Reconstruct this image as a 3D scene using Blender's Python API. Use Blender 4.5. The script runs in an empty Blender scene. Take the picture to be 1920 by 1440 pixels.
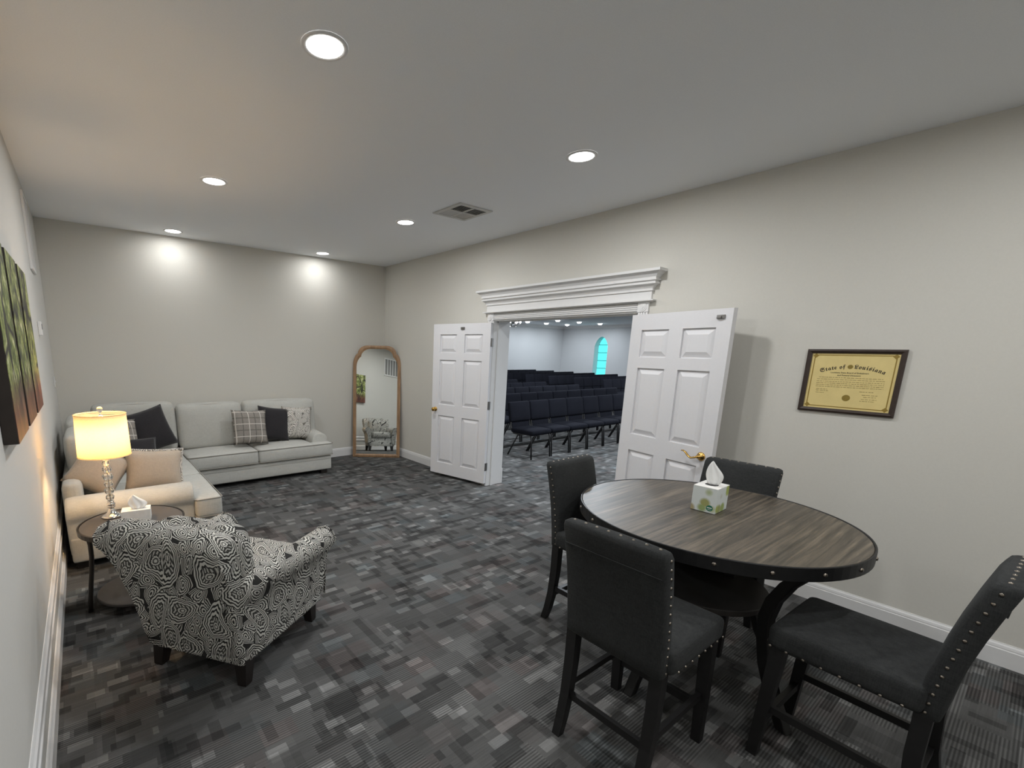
import bpy, bmesh, math, random
from mathutils import Vector, Matrix, Euler
random.seed(7)
PI = math.pi
S = bpy.context.scene
C = S.collection

# ------------------------------------------------------------------ camera, world, light, exposure
cam_d = bpy.data.cameras.new('camera'); cam = bpy.data.objects.new('camera', cam_d); C.objects.link(cam)
F_PX, CX, CY = 859.59, 783.83, 833.57
YAW, PITCH, ROLL, CAM_H = 0.6281, 0.2019, 0.0198, 1.7251
cam_d.sensor_fit = 'HORIZONTAL'; cam_d.sensor_width = 36.0
cam_d.lens = F_PX / 1920 * 36.0
cam_d.shift_x = (960 - CX) / 1920; cam_d.shift_y = (CY - 720) / 1920
cam_d.clip_start = 0.02
_f = Vector((math.sin(YAW) * math.cos(PITCH), math.cos(YAW) * math.cos(PITCH), -math.sin(PITCH)))
_r = Vector((math.cos(YAW), -math.sin(YAW), 0)); _u = _r.cross(_f)
_r2 = _r * math.cos(ROLL) + _u * math.sin(ROLL); _u2 = -_r * math.sin(ROLL) + _u * math.cos(ROLL)
m = Matrix.Identity(4)
for i in range(3):
    m[i][0] = _r2[i]; m[i][1] = _u2[i]; m[i][2] = -_f[i]
m.translation = (0, 0, CAM_H)
cam.matrix_world = m
S.camera = cam

w = bpy.data.worlds.new('world'); S.world = w; w.use_nodes = True
w.node_tree.nodes['Background'].inputs[0].default_value = (0.55, 0.75, 1.0, 1)
w.node_tree.nodes['Background'].inputs[1].default_value = 0.8
S.view_settings.view_transform = 'Standard'; S.view_settings.look = 'None'
S.view_settings.gamma = 1.0; S.view_settings.use_curve_mapping = False
S.view_settings.exposure = 0.45
DOWNLIGHT_W = 15.0          # this room's recessed lamps
CHAPEL_W = 62.0            # the chapel's recessed lamps
LAMP_W = 13.5               # table lamp bulb
DOWN_COL = (0.975, 0.992, 1.0)
CHAPEL_COL = (0.84, 0.92, 1.0)

# room
XL, XR, YF, YB, H = -0.274, 4.1484, 6.7101, -2.6, 3.05
WALL_T = 0.26
OP0, OP1, OPZ = 2.34, 4.17, 2.10        # doorway
CHX, CHY, CHZ, CHY0 = 21.9, 16.6, 3.20, -1.5   # chapel far wall etc.

# ------------------------------------------------------------------ materials
def lin(c):
    return tuple(((v / 255) / 12.92 if v / 255 <= 0.04045 else ((v / 255 + 0.055) / 1.055) ** 2.4) for v in c)
def newmat(name):
    mt = bpy.data.materials.new(name); mt.use_nodes = True
    nt = mt.node_tree; return mt, nt, nt.nodes['Principled BSDF']
def N(nt, t, **kw):
    n = nt.nodes.new(t)
    for k, v in kw.items():
        setattr(n, k, v)
    return n
def L(nt, a, b): nt.links.new(a, b)
def math_n(nt, op, a, b=None, c=None):
    n = N(nt, 'ShaderNodeMath', operation=op)
    for i, v in enumerate((a, b, c)):
        if v is None: continue
        if isinstance(v, (int, float)): n.inputs[i].default_value = v
        else: L(nt, v, n.inputs[i])
    return n.outputs[0]
def ramp(nt, fac, stops, interp='LINEAR'):
    n = N(nt, 'ShaderNodeValToRGB'); n.color_ramp.interpolation = interp
    e = n.color_ramp.elements
    while len(e) < len(stops): e.new(0.5)
    for i, (p, col) in enumerate(stops):
        e[i].position = p; e[i].color = (*col, 1)
    L(nt, fac, n.inputs[0]); return n.outputs[0]
def coords(nt, scale=(1, 1, 1), loc=(0, 0, 0), rot=(0, 0, 0)):
    tc = N(nt, 'ShaderNodeTexCoord'); mp = N(nt, 'ShaderNodeMapping')
    mp.inputs['Scale'].default_value = scale; mp.inputs['Location'].default_value = loc; mp.inputs['Rotation'].default_value = rot
    L(nt, tc.outputs['Object'], mp.inputs[0]); return mp.outputs[0]
def noise(nt, vec, scale, detail=2, rough=0.5):
    n = N(nt, 'ShaderNodeTexNoise'); n.inputs['Scale'].default_value = scale
    n.inputs['Detail'].default_value = detail; n.inputs['Roughness'].default_value = rough
    L(nt, vec, n.inputs['Vector']); return n
def bump(nt, b, h, strength, dist=0.01):
    n = N(nt, 'ShaderNodeBump'); n.inputs['Strength'].default_value = strength; n.inputs['Distance'].default_value = dist
    L(nt, h, n.inputs['Height']); L(nt, n.outputs[0], b.inputs['Normal'])
def plain(name, col, rough=0.5, metal=0.0, var=0.0, vscale=40, bmp=0.0, spec=0.5):
    mt, nt, b = newmat(name)
    c = lin(col)
    b.inputs['Base Color'].default_value = (*c, 1); b.inputs['Roughness'].default_value = rough; b.inputs['Metallic'].default_value = metal
    b.inputs['Specular IOR Level'].default_value = spec
    if var or bmp:
        n = noise(nt, coords(nt), vscale, 4, 0.6)
        if var:
            L(nt, ramp(nt, n.outputs[0], [(0.3, tuple(v * (1 - var) for v in c)), (0.7, tuple(min(1, v * (1 + var)) for v in c))]), b.inputs['Base Color'])
        if bmp: bump(nt, b, n.outputs[0], bmp, 0.004)
    return mt
def fabric(name, col, var=0.18, scale=260, rough=0.95, sheen=0.12, spec=0.2):
    """woven cloth: fine cross hatch plus soft mottling"""
    mt, nt, b = newmat(name); c = lin(col)
    v = coords(nt)
    n1 = noise(nt, coords(nt, (1, 1, 0.12)), scale, 2, 0.6); n2 = noise(nt, coords(nt, (0.12, 0.12, 1)), scale, 2, 0.6); n3 = noise(nt, v, 7, 3)
    s = math_n(nt, 'ADD', n1.outputs[0], n2.outputs[0]); s = math_n(nt, 'MULTIPLY_ADD', n3.outputs[0], 0.5, s)
    L(nt, ramp(nt, math_n(nt, 'MULTIPLY', s, 0.4), [(0.35, tuple(x * (1 - var) for x in c)), (0.65, tuple(min(1, x * (1 + var)) for x in c))]), b.inputs['Base Color'])
    b.inputs['Roughness'].default_value = rough; b.inputs['Specular IOR Level'].default_value = spec
    b.inputs['Sheen Weight'].default_value = sheen
    bump(nt, b, s, 0.25, 0.003)
    return mt
def paisley(name, scale=5.0, dark=(46, 45, 44), light=(206, 204, 197), mid=(124, 122, 117)):
    """tear-drop figures in random directions with banded outlines, smaller figures filling the ground"""
    mt, nt, b = newmat(name)
    tc = N(nt, 'ShaderNodeTexCoord'); sp = N(nt, 'ShaderNodeSeparateXYZ'); L(nt, tc.outputs['Object'], sp.inputs[0])
    X, Y, Z = sp.outputs
    # one linear map from space to the cloth plane that is regular on front, side and top faces alike
    u = math_n(nt, 'MULTIPLY_ADD', Y, 0.9, X); v = math_n(nt, 'ADD', math_n(nt, 'MULTIPLY_ADD', Y, 0.6, Z), math_n(nt, 'MULTIPLY', X, -0.45))
    uv = N(nt, 'ShaderNodeCombineXYZ'); L(nt, u, uv.inputs[0]); L(nt, v, uv.inputs[1])
    wn = noise(nt, uv.outputs[0], 7.0, 1); wa = N(nt, 'ShaderNodeVectorMath', operation='MULTIPLY_ADD')
    L(nt, wn.outputs['Color'], wa.inputs[0]); wa.inputs[1].default_value = (0.05, 0.05, 0.0); L(nt, uv.outputs[0], wa.inputs[2])
    def figures(S, off):
        sc = N(nt, 'ShaderNodeVectorMath', operation='MULTIPLY_ADD'); L(nt, wa.outputs[0], sc.inputs[0]); sc.inputs[1].default_value = (S, S, S); sc.inputs[2].default_value = (off, off * 0.7, 0)
        vo = N(nt, 'ShaderNodeTexVoronoi', feature='F1', voronoi_dimensions='2D'); vo.inputs['Scale'].default_value = 1.0; vo.inputs['Randomness'].default_value = 0.75; L(nt, sc.outputs[0], vo.inputs['Vector'])
        loc = N(nt, 'ShaderNodeVectorMath', operation='SUBTRACT'); L(nt, sc.outputs[0], loc.inputs[0]); L(nt, vo.outputs['Position'], loc.inputs[1])
        cs = N(nt, 'ShaderNodeSeparateColor'); L(nt, vo.outputs['Color'], cs.inputs[0])
        rot = N(nt, 'ShaderNodeVectorRotate', rotation_type='Z_AXIS'); L(nt, loc.outputs[0], rot.inputs['Vector']); L(nt, math_n(nt, 'MULTIPLY', cs.outputs[0], 6.283), rot.inputs['Angle'])
        q = N(nt, 'ShaderNodeSeparateXYZ'); L(nt, rot.outputs[0], q.inputs[0])
        qy = q.outputs[1]; qx = math_n(nt, 'MULTIPLY_ADD', math_n(nt, 'MULTIPLY', qy, qy), 0.55, q.outputs[0])
        wid = math_n(nt, 'MULTIPLY_ADD', qy, 1.25, 1.55)
        wid = math_n(nt, 'MAXIMUM', wid, 0.95)
        a = math_n(nt, 'MULTIPLY', qx, wid); yy = math_n(nt, 'MULTIPLY', qy, 0.86)
        d = math_n(nt, 'SQRT', math_n(nt, 'ADD', math_n(nt, 'MULTIPLY', a, a), math_n(nt, 'MULTIPLY', yy, yy)))
        ang = math_n(nt, 'ARCTAN2', a, yy)
        scal = math_n(nt, 'SINE', math_n(nt, 'MULTIPLY', ang, 13.0))
        return d, qx, qy, ang, scal
    D, LI, MI = (0.0,) * 3, (1.0,) * 3, (0.5,) * 3
    d, qx, qy, ang, scal = figures(scale, 0.0)
    ds = math_n(nt, 'MULTIPLY_ADD', scal, 0.010, d)
    big = ramp(nt, ds, [(0.0, LI), (0.045, D), (0.08, LI), (0.12, D), (0.15, MI), (0.24, D), (0.272, LI), (0.322, D), (0.358, LI), (0.392, D), (0.428, LI), (0.472, D)], 'CONSTANT')
    hatch = math_n(nt, 'MULTIPLY_ADD', math_n(nt, 'SINE', math_n(nt, 'ADD', math_n(nt, 'MULTIPLY', qy, 58.0), math_n(nt, 'MULTIPLY', math_n(nt, 'ABSOLUTE', qx), 46.0))), 0.5, 0.5)
    inh = math_n(nt, 'MULTIPLY', math_n(nt, 'GREATER_THAN', ds, 0.15), math_n(nt, 'LESS_THAN', ds, 0.24))
    m1 = N(nt, 'ShaderNodeMix'); L(nt, inh, m1.inputs[0]); L(nt, big, m1.inputs[2]); L(nt, hatch, m1.inputs[3])
    d2, qx2, qy2, ang2, sc2 = figures(scale * 2.3, 3.7)
    ds2 = math_n(nt, 'MULTIPLY_ADD', sc2, 0.016, d2)
    sm = ramp(nt, ds2, [(0.0, D), (0.09, LI), (0.18, D), (0.265, LI), (0.345, D), (0.425, LI), (0.505, D), (0.60, LI), (0.67, D), (0.78, LI), (0.86, D)], 'CONSTANT')
    m2 = N(nt, 'ShaderNodeMix'); L(nt, math_n(nt, 'GREATER_THAN', ds, 0.50), m2.inputs[0]); L(nt, m1.outputs[0], m2.inputs[2]); L(nt, sm, m2.inputs[3])
    col = ramp(nt, m2.outputs[0], [(0.0, lin(dark)), (0.5, lin(mid)), (1.0, lin(light))])
    L(nt, col, b.inputs['Base Color']); b.inputs['Roughness'].default_value = 0.9; b.inputs['Specular IOR Level'].default_value = 0.2
    return mt
def plaid(name):
    mt, nt, b = newmat(name)
    tc = N(nt, 'ShaderNodeTexCoord'); sp = N(nt, 'ShaderNodeSeparateXYZ'); L(nt, tc.outputs['Object'], sp.inputs[0])
    def stripe(o, period, off, wd):
        fr = math_n(nt, 'FRACT', math_n(nt, 'MULTIPLY_ADD', o, 1 / period, off))
        return math_n(nt, 'LESS_THAN', math_n(nt, 'ABSOLUTE', math_n(nt, 'SUBTRACT', fr, 0.5)), wd / period / 2)
    lx = stripe(sp.outputs[0], 0.16, 0.72, 0.009); lz = stripe(sp.outputs[2], 0.16, 0.30, 0.009)
    dx = stripe(sp.outputs[0], 0.16, 0.22, 0.012); dz = stripe(sp.outputs[2], 0.16, 0.80, 0.012)
    li = math_n(nt, 'MAXIMUM', lx, lz); da = math_n(nt, 'MAXIMUM', dx, dz)
    n = noise(nt, coords(nt), 180, 3, 0.7)
    base = ramp(nt, n.outputs[0], [(0.3, lin((118, 113, 107))), (0.7, lin((158, 152, 145)))])
    m1 = N(nt, 'ShaderNodeMix', data_type='RGBA'); L(nt, math_n(nt, 'MULTIPLY', da, 0.55), m1.inputs[0]); L(nt, base, m1.inputs[6]); m1.inputs[7].default_value = (*lin((72, 69, 66)), 1)
    m2 = N(nt, 'ShaderNodeMix', data_type='RGBA'); L(nt, math_n(nt, 'MULTIPLY', li, 0.85), m2.inputs[0]); L(nt, m1.outputs[2], m2.inputs[6]); m2.inputs[7].default_value = (*lin((214, 208, 200)), 1)
    L(nt, m2.outputs[2], b.inputs['Base Color']); b.inputs['Roughness'].default_value = 0.95; b.inputs['Specular IOR Level'].default_value = 0.15
    return mt
def carpet(name):
    mt, nt, b = newmat(name)
    tc = N(nt, 'ShaderNodeTexCoord'); sp = N(nt, 'ShaderNodeSeparateXYZ'); L(nt, tc.outputs['Object'], sp.inputs[0])
    X, Y = sp.outputs[0], sp.outputs[1]
    def cell(a, bb, wa, hb, seed):
        row = math_n(nt, 'FLOOR', math_n(nt, 'MULTIPLY', bb, 1 / hb))
        wn1 = N(nt, 'ShaderNodeTexWhiteNoise', noise_dimensions='1D'); L(nt, math_n(nt, 'ADD', row, seed * 17.3), wn1.inputs['W'])
        colm = math_n(nt, 'FLOOR', math_n(nt, 'MULTIPLY_ADD', a, 1 / wa, wn1.outputs[0]))
        cb = N(nt, 'ShaderNodeCombineXYZ'); L(nt, colm, cb.inputs[0]); L(nt, row, cb.inputs[1]); cb.inputs[2].default_value = seed
        wn = N(nt, 'ShaderNodeTexWhiteNoise', noise_dimensions='3D'); L(nt, cb.outputs[0], wn.inputs['Vector']); return wn.outputs[0]
    def layer(val, thr, lo, hi, above=True):
        """multiplier lo..hi where the cell's random value passes thr, else 1"""
        g = math_n(nt, 'GREATER_THAN' if above else 'LESS_THAN', val, thr)
        return math_n(nt, 'ADD', math_n(nt, 'MULTIPLY', g, hi - 1.0), 1.0)
    v1 = math_n(nt, 'MULTIPLY_ADD', cell(X, Y, 0.34, 0.17, 1), 0.36, 0.82)
    v1b = math_n(nt, 'MULTIPLY_ADD', cell(Y, X, 0.17, 0.12, 9), 0.30, 0.85)
    d1 = layer(cell(X, Y, 0.17, 0.047, 2), 0.80, 0, 0.62)
    d2 = layer(cell(Y, X, 0.12, 0.05, 3), 0.87, 0, 0.68)
    l1 = layer(cell(X, Y, 0.092, 0.047, 4), 0.905, 0, 1.75)
    l2 = layer(cell(X, Y, 0.10, 0.09, 5), 0.93, 0, 1.3)
    rib = math_n(nt, 'SINE', math_n(nt, 'MULTIPLY', Y, 2 * PI / 0.0128))
    ribm = math_n(nt, 'GREATER_THAN', cell(X, Y, 0.26, 0.16, 6), 0.45)
    ribv = math_n(nt, 'MULTIPLY_ADD', math_n(nt, 'MULTIPLY', rib, ribm), 0.33, 1.0)
    streak = noise(nt, coords(nt, (3, 120, 1)), 1.0, 3, 0.7); stv = math_n(nt, 'MULTIPLY_ADD', streak.outputs[0], 0.7, 0.65)
    gr = noise(nt, coords(nt), 420, 2, 0.7); grv = math_n(nt, 'MULTIPLY_ADD', gr.outputs[0], 1.0, 0.5)
    v = v1
    for q in (v1b, d1, d2, l1, l2, ribv, stv, grv): v = math_n(nt, 'MULTIPLY', v, q)
    hue = cell(X, Y, 0.16, 0.11, 8)
    tint = ramp(nt, hue, [(0.0, (0.100, 0.089, 0.086)), (0.14, (0.095, 0.094, 0.092)), (0.85, (0.095, 0.094, 0.092)), (1.0, (0.088, 0.095, 0.097))])
    vm = N(nt, 'ShaderNodeVectorMath', operation='SCALE'); L(nt, tint, vm.inputs[0]); L(nt, v, vm.inputs['Scale'])
    L(nt, vm.outputs[0], b.inputs['Base Color']); b.inputs['Roughness'].default_value = 1.0; b.inputs['Specular IOR Level'].default_value = 0.05
    bump(nt, b, math_n(nt, 'ADD', gr.outputs[0], math_n(nt, 'MULTIPLY', rib, 0.3)), 0.35, 0.004)
    return mt
def wood(name, stops, axis_scale=(1.2, 14, 14), rough=0.45, sc=1.0, rot=0.0):
    mt, nt, b = newmat(name)
    v = coords(nt, axis_scale, (0, 0, 0), (0, 0, rot))
    n0 = noise(nt, v, 0.5 * sc, 2); add = N(nt, 'ShaderNodeVectorMath', operation='MULTIPLY_ADD')
    L(nt, n0.outputs['Color'], add.inputs[0]); add.inputs[1].default_value = (1.6, 1.6, 1.6); L(nt, v, add.inputs[2])
    n = noise(nt, add.outputs[0], 1.6 * sc, 6, 0.62)
    L(nt, ramp(nt, n.outputs[0], [(p, lin(c)) for p, c in stops]), b.inputs['Base Color'])
    b.inputs['Roughness'].default_value = rough; bump(nt, b, n.outputs[0], 0.12, 0.003)
    return mt
def emission(name, col, strength):
    mt = bpy.data.materials.new(name); mt.use_nodes = True; nt = mt.node_tree
    nt.nodes.remove(nt.nodes['Principled BSDF']); e = nt.nodes.new('ShaderNodeEmission')
    e.inputs[0].default_value = (*col, 1); e.inputs[1].default_value = strength
    L(nt, e.outputs[0], nt.nodes['Material Output'].inputs[0]); return mt

M = {}
M['wall'] = plain('wall_paint', (210, 207, 199), 0.85, var=0.015, vscale=90, bmp=0.06, spec=0.3)
M['wall_left'] = plain('wall_paint_left', (207, 205, 200), 0.85, var=0.015, vscale=90, bmp=0.06, spec=0.3)
M['ceil'] = plain('ceiling_paint', (242, 244, 247), 0.95, var=0.02, vscale=140, bmp=0.12, spec=0.2)
M['chapel_wall'] = plain('chapel_wall_paint', (196, 197, 198), 0.85, spec=0.3, var=0.01)
M['chapel_ceil'] = plain('chapel_ceiling_paint', (236, 238, 242), 0.9, spec=0.2, var=0.01)
M['white'] = plain('white_trim_paint', (226, 225, 224), 0.38, var=0.01, vscale=20)
M['door'] = plain('door_paint', (222, 221, 223), 0.42, var=0.01, vscale=60)
M['canvas_side'] = plain('canvas_dark_edge', (44, 36, 31), 0.7, var=0.2, vscale=14)
M['carpet'] = carpet('carpet_tiles')
M['brass'] = plain('polished_brass', (205, 165, 92), 0.22, 1.0)
M['steel'] = plain('satin_nickel', (150, 148, 146), 0.35, 1.0)
M['chrome'] = plain('chrome', (215, 213, 210), 0.1, 1.0)
M['oak'] = wood('light_oak', [(0.3, (128, 98, 70)), (0.7, (172, 138, 104))], (10, 10, 1.2), 0.55)
M['mirror'] = plain('mirror_silver', (232, 235, 232), 0.0, 1.0)
M['black_wood'] = plain('black_wood', (24, 23, 23), 0.5, var=0.2, vscale=30)
M['charcoal'] = fabric('charcoal_linen', (52, 53, 53), 0.3, 330, sheen=0.03, spec=0.1)
M['nail'] = plain('pewter_nailhead', (140, 132, 122), 0.3, 1.0)
M['tabletop'] = wood('weathered_walnut', [(0.30, (50, 47, 42)), (0.47, (76, 70, 62)), (0.60, (98, 89, 77)), (0.76, (128, 116, 101))], (1.3, 30, 30), 0.42, 1.0, 0.10)
M['black_metal'] = plain('black_iron', (30, 30, 31), 0.45, 0.4, var=0.15, vscale=25)
M['shelf_dark'] = plain('dark_shelf_board', (52, 48, 45), 0.55, var=0.2, vscale=12)
M['sofa'] = fabric('oatmeal_chenille', (184, 183, 177), 0.10, 240)
M['sofa_seam'] = plain('sofa_welt', (150, 146, 138), 0.9)
M['foot'] = plain('espresso_foot', (32, 27, 25), 0.4)
M['paisley'] = paisley('paisley_print', 5.2)
M['paisley_small'] = paisley('paisley_cushion_print', 5.0, (112, 108, 103), (224, 220, 212), (160, 155, 148))
M['plaid'] = plaid('grey_plaid')
M['dark_pillow'] = fabric('charcoal_pillow', (46, 44, 46), 0.2, 300)
M['beige_pillow'] = fabric('beige_pillow_back', (180, 166, 150), 0.1, 260)
M['side_top'] = plain('grey_stained_top', (76, 72, 70), 0.4, var=0.12, vscale=9)
M['side_metal'] = plain('bronze_metal', (52, 47, 43), 0.4, 0.6)
M['paper'] = plain('tissue_paper', (238, 238, 236), 0.95, var=0.02, vscale=25)
M['frame_brown'] = plain('certificate_frame', (58, 46, 40), 0.4, var=0.15, vscale=40)
M['cert'] = plain('certificate_paper', (224, 203, 138), 0.6, var=0.04, vscale=14)
M['cert_gold'] = plain('certificate_border', (146, 120, 48), 0.55)
M['cert_seal'] = plain('certificate_seal', (140, 118, 50), 0.45, var=0.1, vscale=80)
M['ink'] = plain('black_ink', (62, 54, 40), 0.8)
M['ink_soft'] = plain('faded_ink', (132, 112, 66), 0.8)
M['grille_dark'] = plain('grille_shadow_gap', (70, 70, 70), 0.8)
M['grille_mid'] = plain('grille_gap_grey', (138, 138, 136), 0.8)  # mid grey sheet showing between the white slats
M['vent'] = plain('vent_enamel', (196, 194, 190), 0.5)
M['chair_seat'] = fabric('navy_black_fabric', (26, 27, 33), 0.2, 200, sheen=0.0, spec=0.05)
M['chair_frame'] = plain('gunmetal_tube', (46, 45, 46), 0.4, 0.6)
M['lens'] = emission('lamp_lens', (1.0, 0.98, 0.95), 9.0)
M['chapel_lens'] = emission('chapel_lamp_lens', (0.97, 0.98, 1.0), 9.0)
M['glass_cyan'] = emission('backlit_cyan_glass', (0.10, 0.78, 0.80), 1.15)
M['lead'] = plain('window_lead', (40, 90, 100), 0.6)
def canvas_mat(name, seed):
    """tree-trunk photograph printed on canvas: bright foliage over brown ground"""
    mt, nt, b = newmat(name)
    tc = N(nt, 'ShaderNodeTexCoord'); sp = N(nt, 'ShaderNodeSeparateXYZ'); L(nt, tc.outputs['Object'], sp.inputs[0])
    v = coords(nt, (1, 6, 2.2), (seed, seed * 2.1, 0)); n = noise(nt, v, 2.2, 5, 0.65)
    v2 = coords(nt, (1, 9, 7), (seed + 4, 0, seed)); n2 = noise(nt, v2, 2.0, 5, 0.7)
    vo = N(nt, 'ShaderNodeTexVoronoi', feature='DISTANCE_TO_EDGE'); vo.inputs['Scale'].default_value = 1.6
    L(nt, coords(nt, (1, 4.2, 2.4), (seed, 0, 0)), vo.inputs['Vector'])
    leaf = ramp(nt, n2.outputs[0], [(0.32, lin((30, 34, 18))), (0.45, lin((88, 100, 44))), (0.56, lin((150, 158, 84))), (0.68, lin((226, 222, 190)))])
    trunk = ramp(nt, vo.outputs['Distance'], [(0.02, lin((38, 30, 22))), (0.09, (1, 1, 1))])
    mu = N(nt, 'ShaderNodeMix', data_type='RGBA', blend_type='MULTIPLY'); mu.inputs[0].default_value = 1.0; L(nt, leaf, mu.inputs[6]); L(nt, trunk, mu.inputs[7])
    ground = ramp(nt, n.outputs[0], [(0.35, lin((56, 32, 26))), (0.6, lin((112, 64, 50))), (0.75, lin((160, 122, 100)))])
    z = math_n(nt, 'MULTIPLY_ADD', n.outputs[0], 0.16, sp.outputs[2])
    g = N(nt, 'ShaderNodeMapRange'); g.inputs[1].default_value = 0.20; g.inputs[2].default_value = 0.34; L(nt, z, g.inputs[0])
    mx = N(nt, 'ShaderNodeMix', data_type='RGBA'); L(nt, g.outputs[0], mx.inputs[0]); L(nt, ground, mx.inputs[6]); L(nt, mu.outputs[2], mx.inputs[7])
    L(nt, mx.outputs[2], b.inputs['Base Color']); b.inputs['Roughness'].default_value = 0.5
    return mt
def shade_mat():
    mt = bpy.data.materials.new('lamp_shade_linen'); mt.use_nodes = True; nt = mt.node_tree
    nt.nodes.remove(nt.nodes['Principled BSDF'])
    d = nt.nodes.new('ShaderNodeBsdfDiffuse'); t = nt.nodes.new('ShaderNodeBsdfTranslucent'); mx = nt.nodes.new('ShaderNodeMixShader')
    n = noise(nt, coords(nt, (1, 1, 4)), 120, 2); col = ramp(nt, n.outputs[0], [(0.3, lin((236, 224, 196))), (0.7, lin((250, 240, 214)))])
    L(nt, col, d.inputs[0]); L(nt, col, t.inputs[0]); mx.inputs[0].default_value = 0.55
    L(nt, d.outputs[0], mx.inputs[1]); L(nt, t.outputs[0], mx.inputs[2]); L(nt, mx.outputs[0], nt.nodes['Material Output'].inputs[0]); return mt
def glass_mat(name):
    mt, nt, b = newmat(name); b.inputs['Transmission Weight'].default_value = 1.0; b.inputs['Roughness'].default_value = 0.02
    b.inputs['IOR'].default_value = 1.45; b.inputs['Base Color'].default_value = (0.97, 0.98, 0.98, 1); return mt
M['shade'] = shade_mat(); M['crystal'] = glass_mat('clear_crystal')
def tissue_print(name, big):
    """soft leaf print: pale ground with blurred green and olive ovals"""
    mt, nt, b = newmat(name)
    vo = N(nt, 'ShaderNodeTexVoronoi', feature='F1'); vo.inputs['Scale'].default_value = big; L(nt, coords(nt), vo.inputs['Vector'])
    pick = N(nt, 'ShaderNodeSeparateColor'); L(nt, vo.outputs['Color'], pick.inputs[0])
    leaf = ramp(nt, pick.outputs[0], [(0.0, lin((168, 178, 84))), (0.35, lin((150, 168, 110))), (0.55, lin((168, 148, 92))), (0.8, lin((196, 206, 202)))])
    msk = ramp(nt, vo.outputs['Distance'], [(0.36, (1, 1, 1)), (0.56, (0, 0, 0))])
    mx = N(nt, 'ShaderNodeMix', data_type='RGBA'); L(nt, msk, mx.inputs[0]); mx.inputs[6].default_value = (*lin((214, 220, 218)), 1); L(nt, leaf, mx.inputs[7])
    L(nt, mx.outputs[2], b.inputs['Base Color']); b.inputs['Roughness'].default_value = 0.45; return mt
M['tissue_print'] = tissue_print('tissue_box_leaf_print', 17.0)
M['tissue_plain'] = plain('tissue_box_white', (228, 226, 222), 0.5, var=0.06, vscale=30)
M['logo_green'] = plain('logo_green', (20, 110, 84), 0.5)

# ------------------------------------------------------------------ mesh helpers
def nb(): return bmesh.new()
def finish(name, bm, mat, parent=None, smooth=False, sub=0, recalc=True):
    if recalc: bmesh.ops.recalc_face_normals(bm, faces=bm.faces[:])
    me = bpy.data.meshes.new(name); bm.to_mesh(me); bm.free()
    me.materials.append(M[mat] if isinstance(mat, str) else mat)
    if smooth:
        for p in me.polygons: p.use_smooth = True
    o = bpy.data.objects.new(name, me); C.objects.link(o)
    if parent: o.parent = parent
    if sub:
        md = o.modifiers.new('subdivision', 'SUBSURF'); md.levels = sub; md.render_levels = sub
    return o
def box(bm, x0, x1, y0, y1, z0, z1, mtx=None):
    vs = [bm.verts.new(Vector(p) if mtx is None else mtx @ Vector(p)) for p in
          ((x0, y0, z0), (x1, y0, z0), (x1, y1, z0), (x0, y1, z0), (x0, y0, z1), (x1, y0, z1), (x1, y1, z1), (x0, y1, z1))]
    for f in ((0, 3, 2, 1), (4, 5, 6, 7), (0, 1, 5, 4), (1, 2, 6, 5), (2, 3, 7, 6), (3, 0, 4, 7)):
        bm.faces.new([vs[i] for i in f])
    return vs
def bbox(bm, x0, x1, y0, y1, z0, z1, r=0.004, seg=2, mtx=None):
    """bevelled box"""
    t = bmesh.new(); box(t, x0, x1, y0, y1, z0, z1)
    bmesh.ops.bevel(t, geom=t.edges[:], offset=r, segments=seg, affect='EDGES', profile=0.5)
    merge(bm, t, mtx)
def merge(bm, t, mtx=None):
    mp = {}
    for v in t.verts: mp[v] = bm.verts.new(v.co if mtx is None else mtx @ v.co)
    for f in t.faces:
        try: bm.faces.new([mp[v] for v in f.verts])
        except ValueError: pass
    t.free()
def axis_pts(h, r, n):
    a = [-h, -h + 0.35 * r, -h + r]; b = [h - r, h - 0.35 * r, h]
    return a + [(-h + r) + (2 * h - 2 * r) * k / n for k in range(1, n)] + b
def soft_box(bm, c, s, r, n=(6, 6, 2), crown=(0, 0, 0), mtx=None, fn=None):
    """rounded box, optionally puffed along each axis; fn(p) deforms a local point"""
    hx, hy, hz = s[0] / 2, s[1] / 2, s[2] / 2
    A = [axis_pts(hx, r, n[0]), axis_pts(hy, r, n[1]), axis_pts(hz, r, n[2])]
    key = {}
    def put(i, j, k):
        if (i, j, k) in key: return key[(i, j, k)]
        p = Vector((A[0][i], A[1][j], A[2][k]))
        q = Vector((max(-hx + r, min(hx - r, p.x)), max(-hy + r, min(hy - r, p.y)), max(-hz + r, min(hz - r, p.z))))
        d = p - q
        if d.length > 1e-9: p = q + d.normalized() * r
        u, v, w_ = p.x / hx, p.y / hy, p.z / hz
        p = Vector((p.x + crown[0] * u * (1 - v * v) * (1 - w_ * w_), p.y + crown[1] * v * (1 - u * u) * (1 - w_ * w_), p.z + crown[2] * w_ * (1 - u * u) * (1 - v * v)))
        if fn: p = fn(p)
        p = p + Vector(c)
        key[(i, j, k)] = bm.verts.new(p if mtx is None else mtx @ p); return key[(i, j, k)]
    nx, ny, nz = len(A[0]) - 1, len(A[1]) - 1, len(A[2]) - 1
    for i in range(nx):
        for j in range(ny):
            for k in (0, nz): bm.faces.new([put(i, j, k), put(i + 1, j, k), put(i + 1, j + 1, k), put(i, j + 1, k)])
    for i in range(nx):
        for k in range(nz):
            for j in (0, ny): bm.faces.new([put(i, j, k), put(i + 1, j, k), put(i + 1, j, k + 1), put(i, j, k + 1)])
    for j in range(ny):
        for k in range(nz):
            for i in (0, nx): bm.faces.new([put(i, j, k), put(i, j + 1, k), put(i, j + 1, k + 1), put(i, j, k + 1)])
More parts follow.
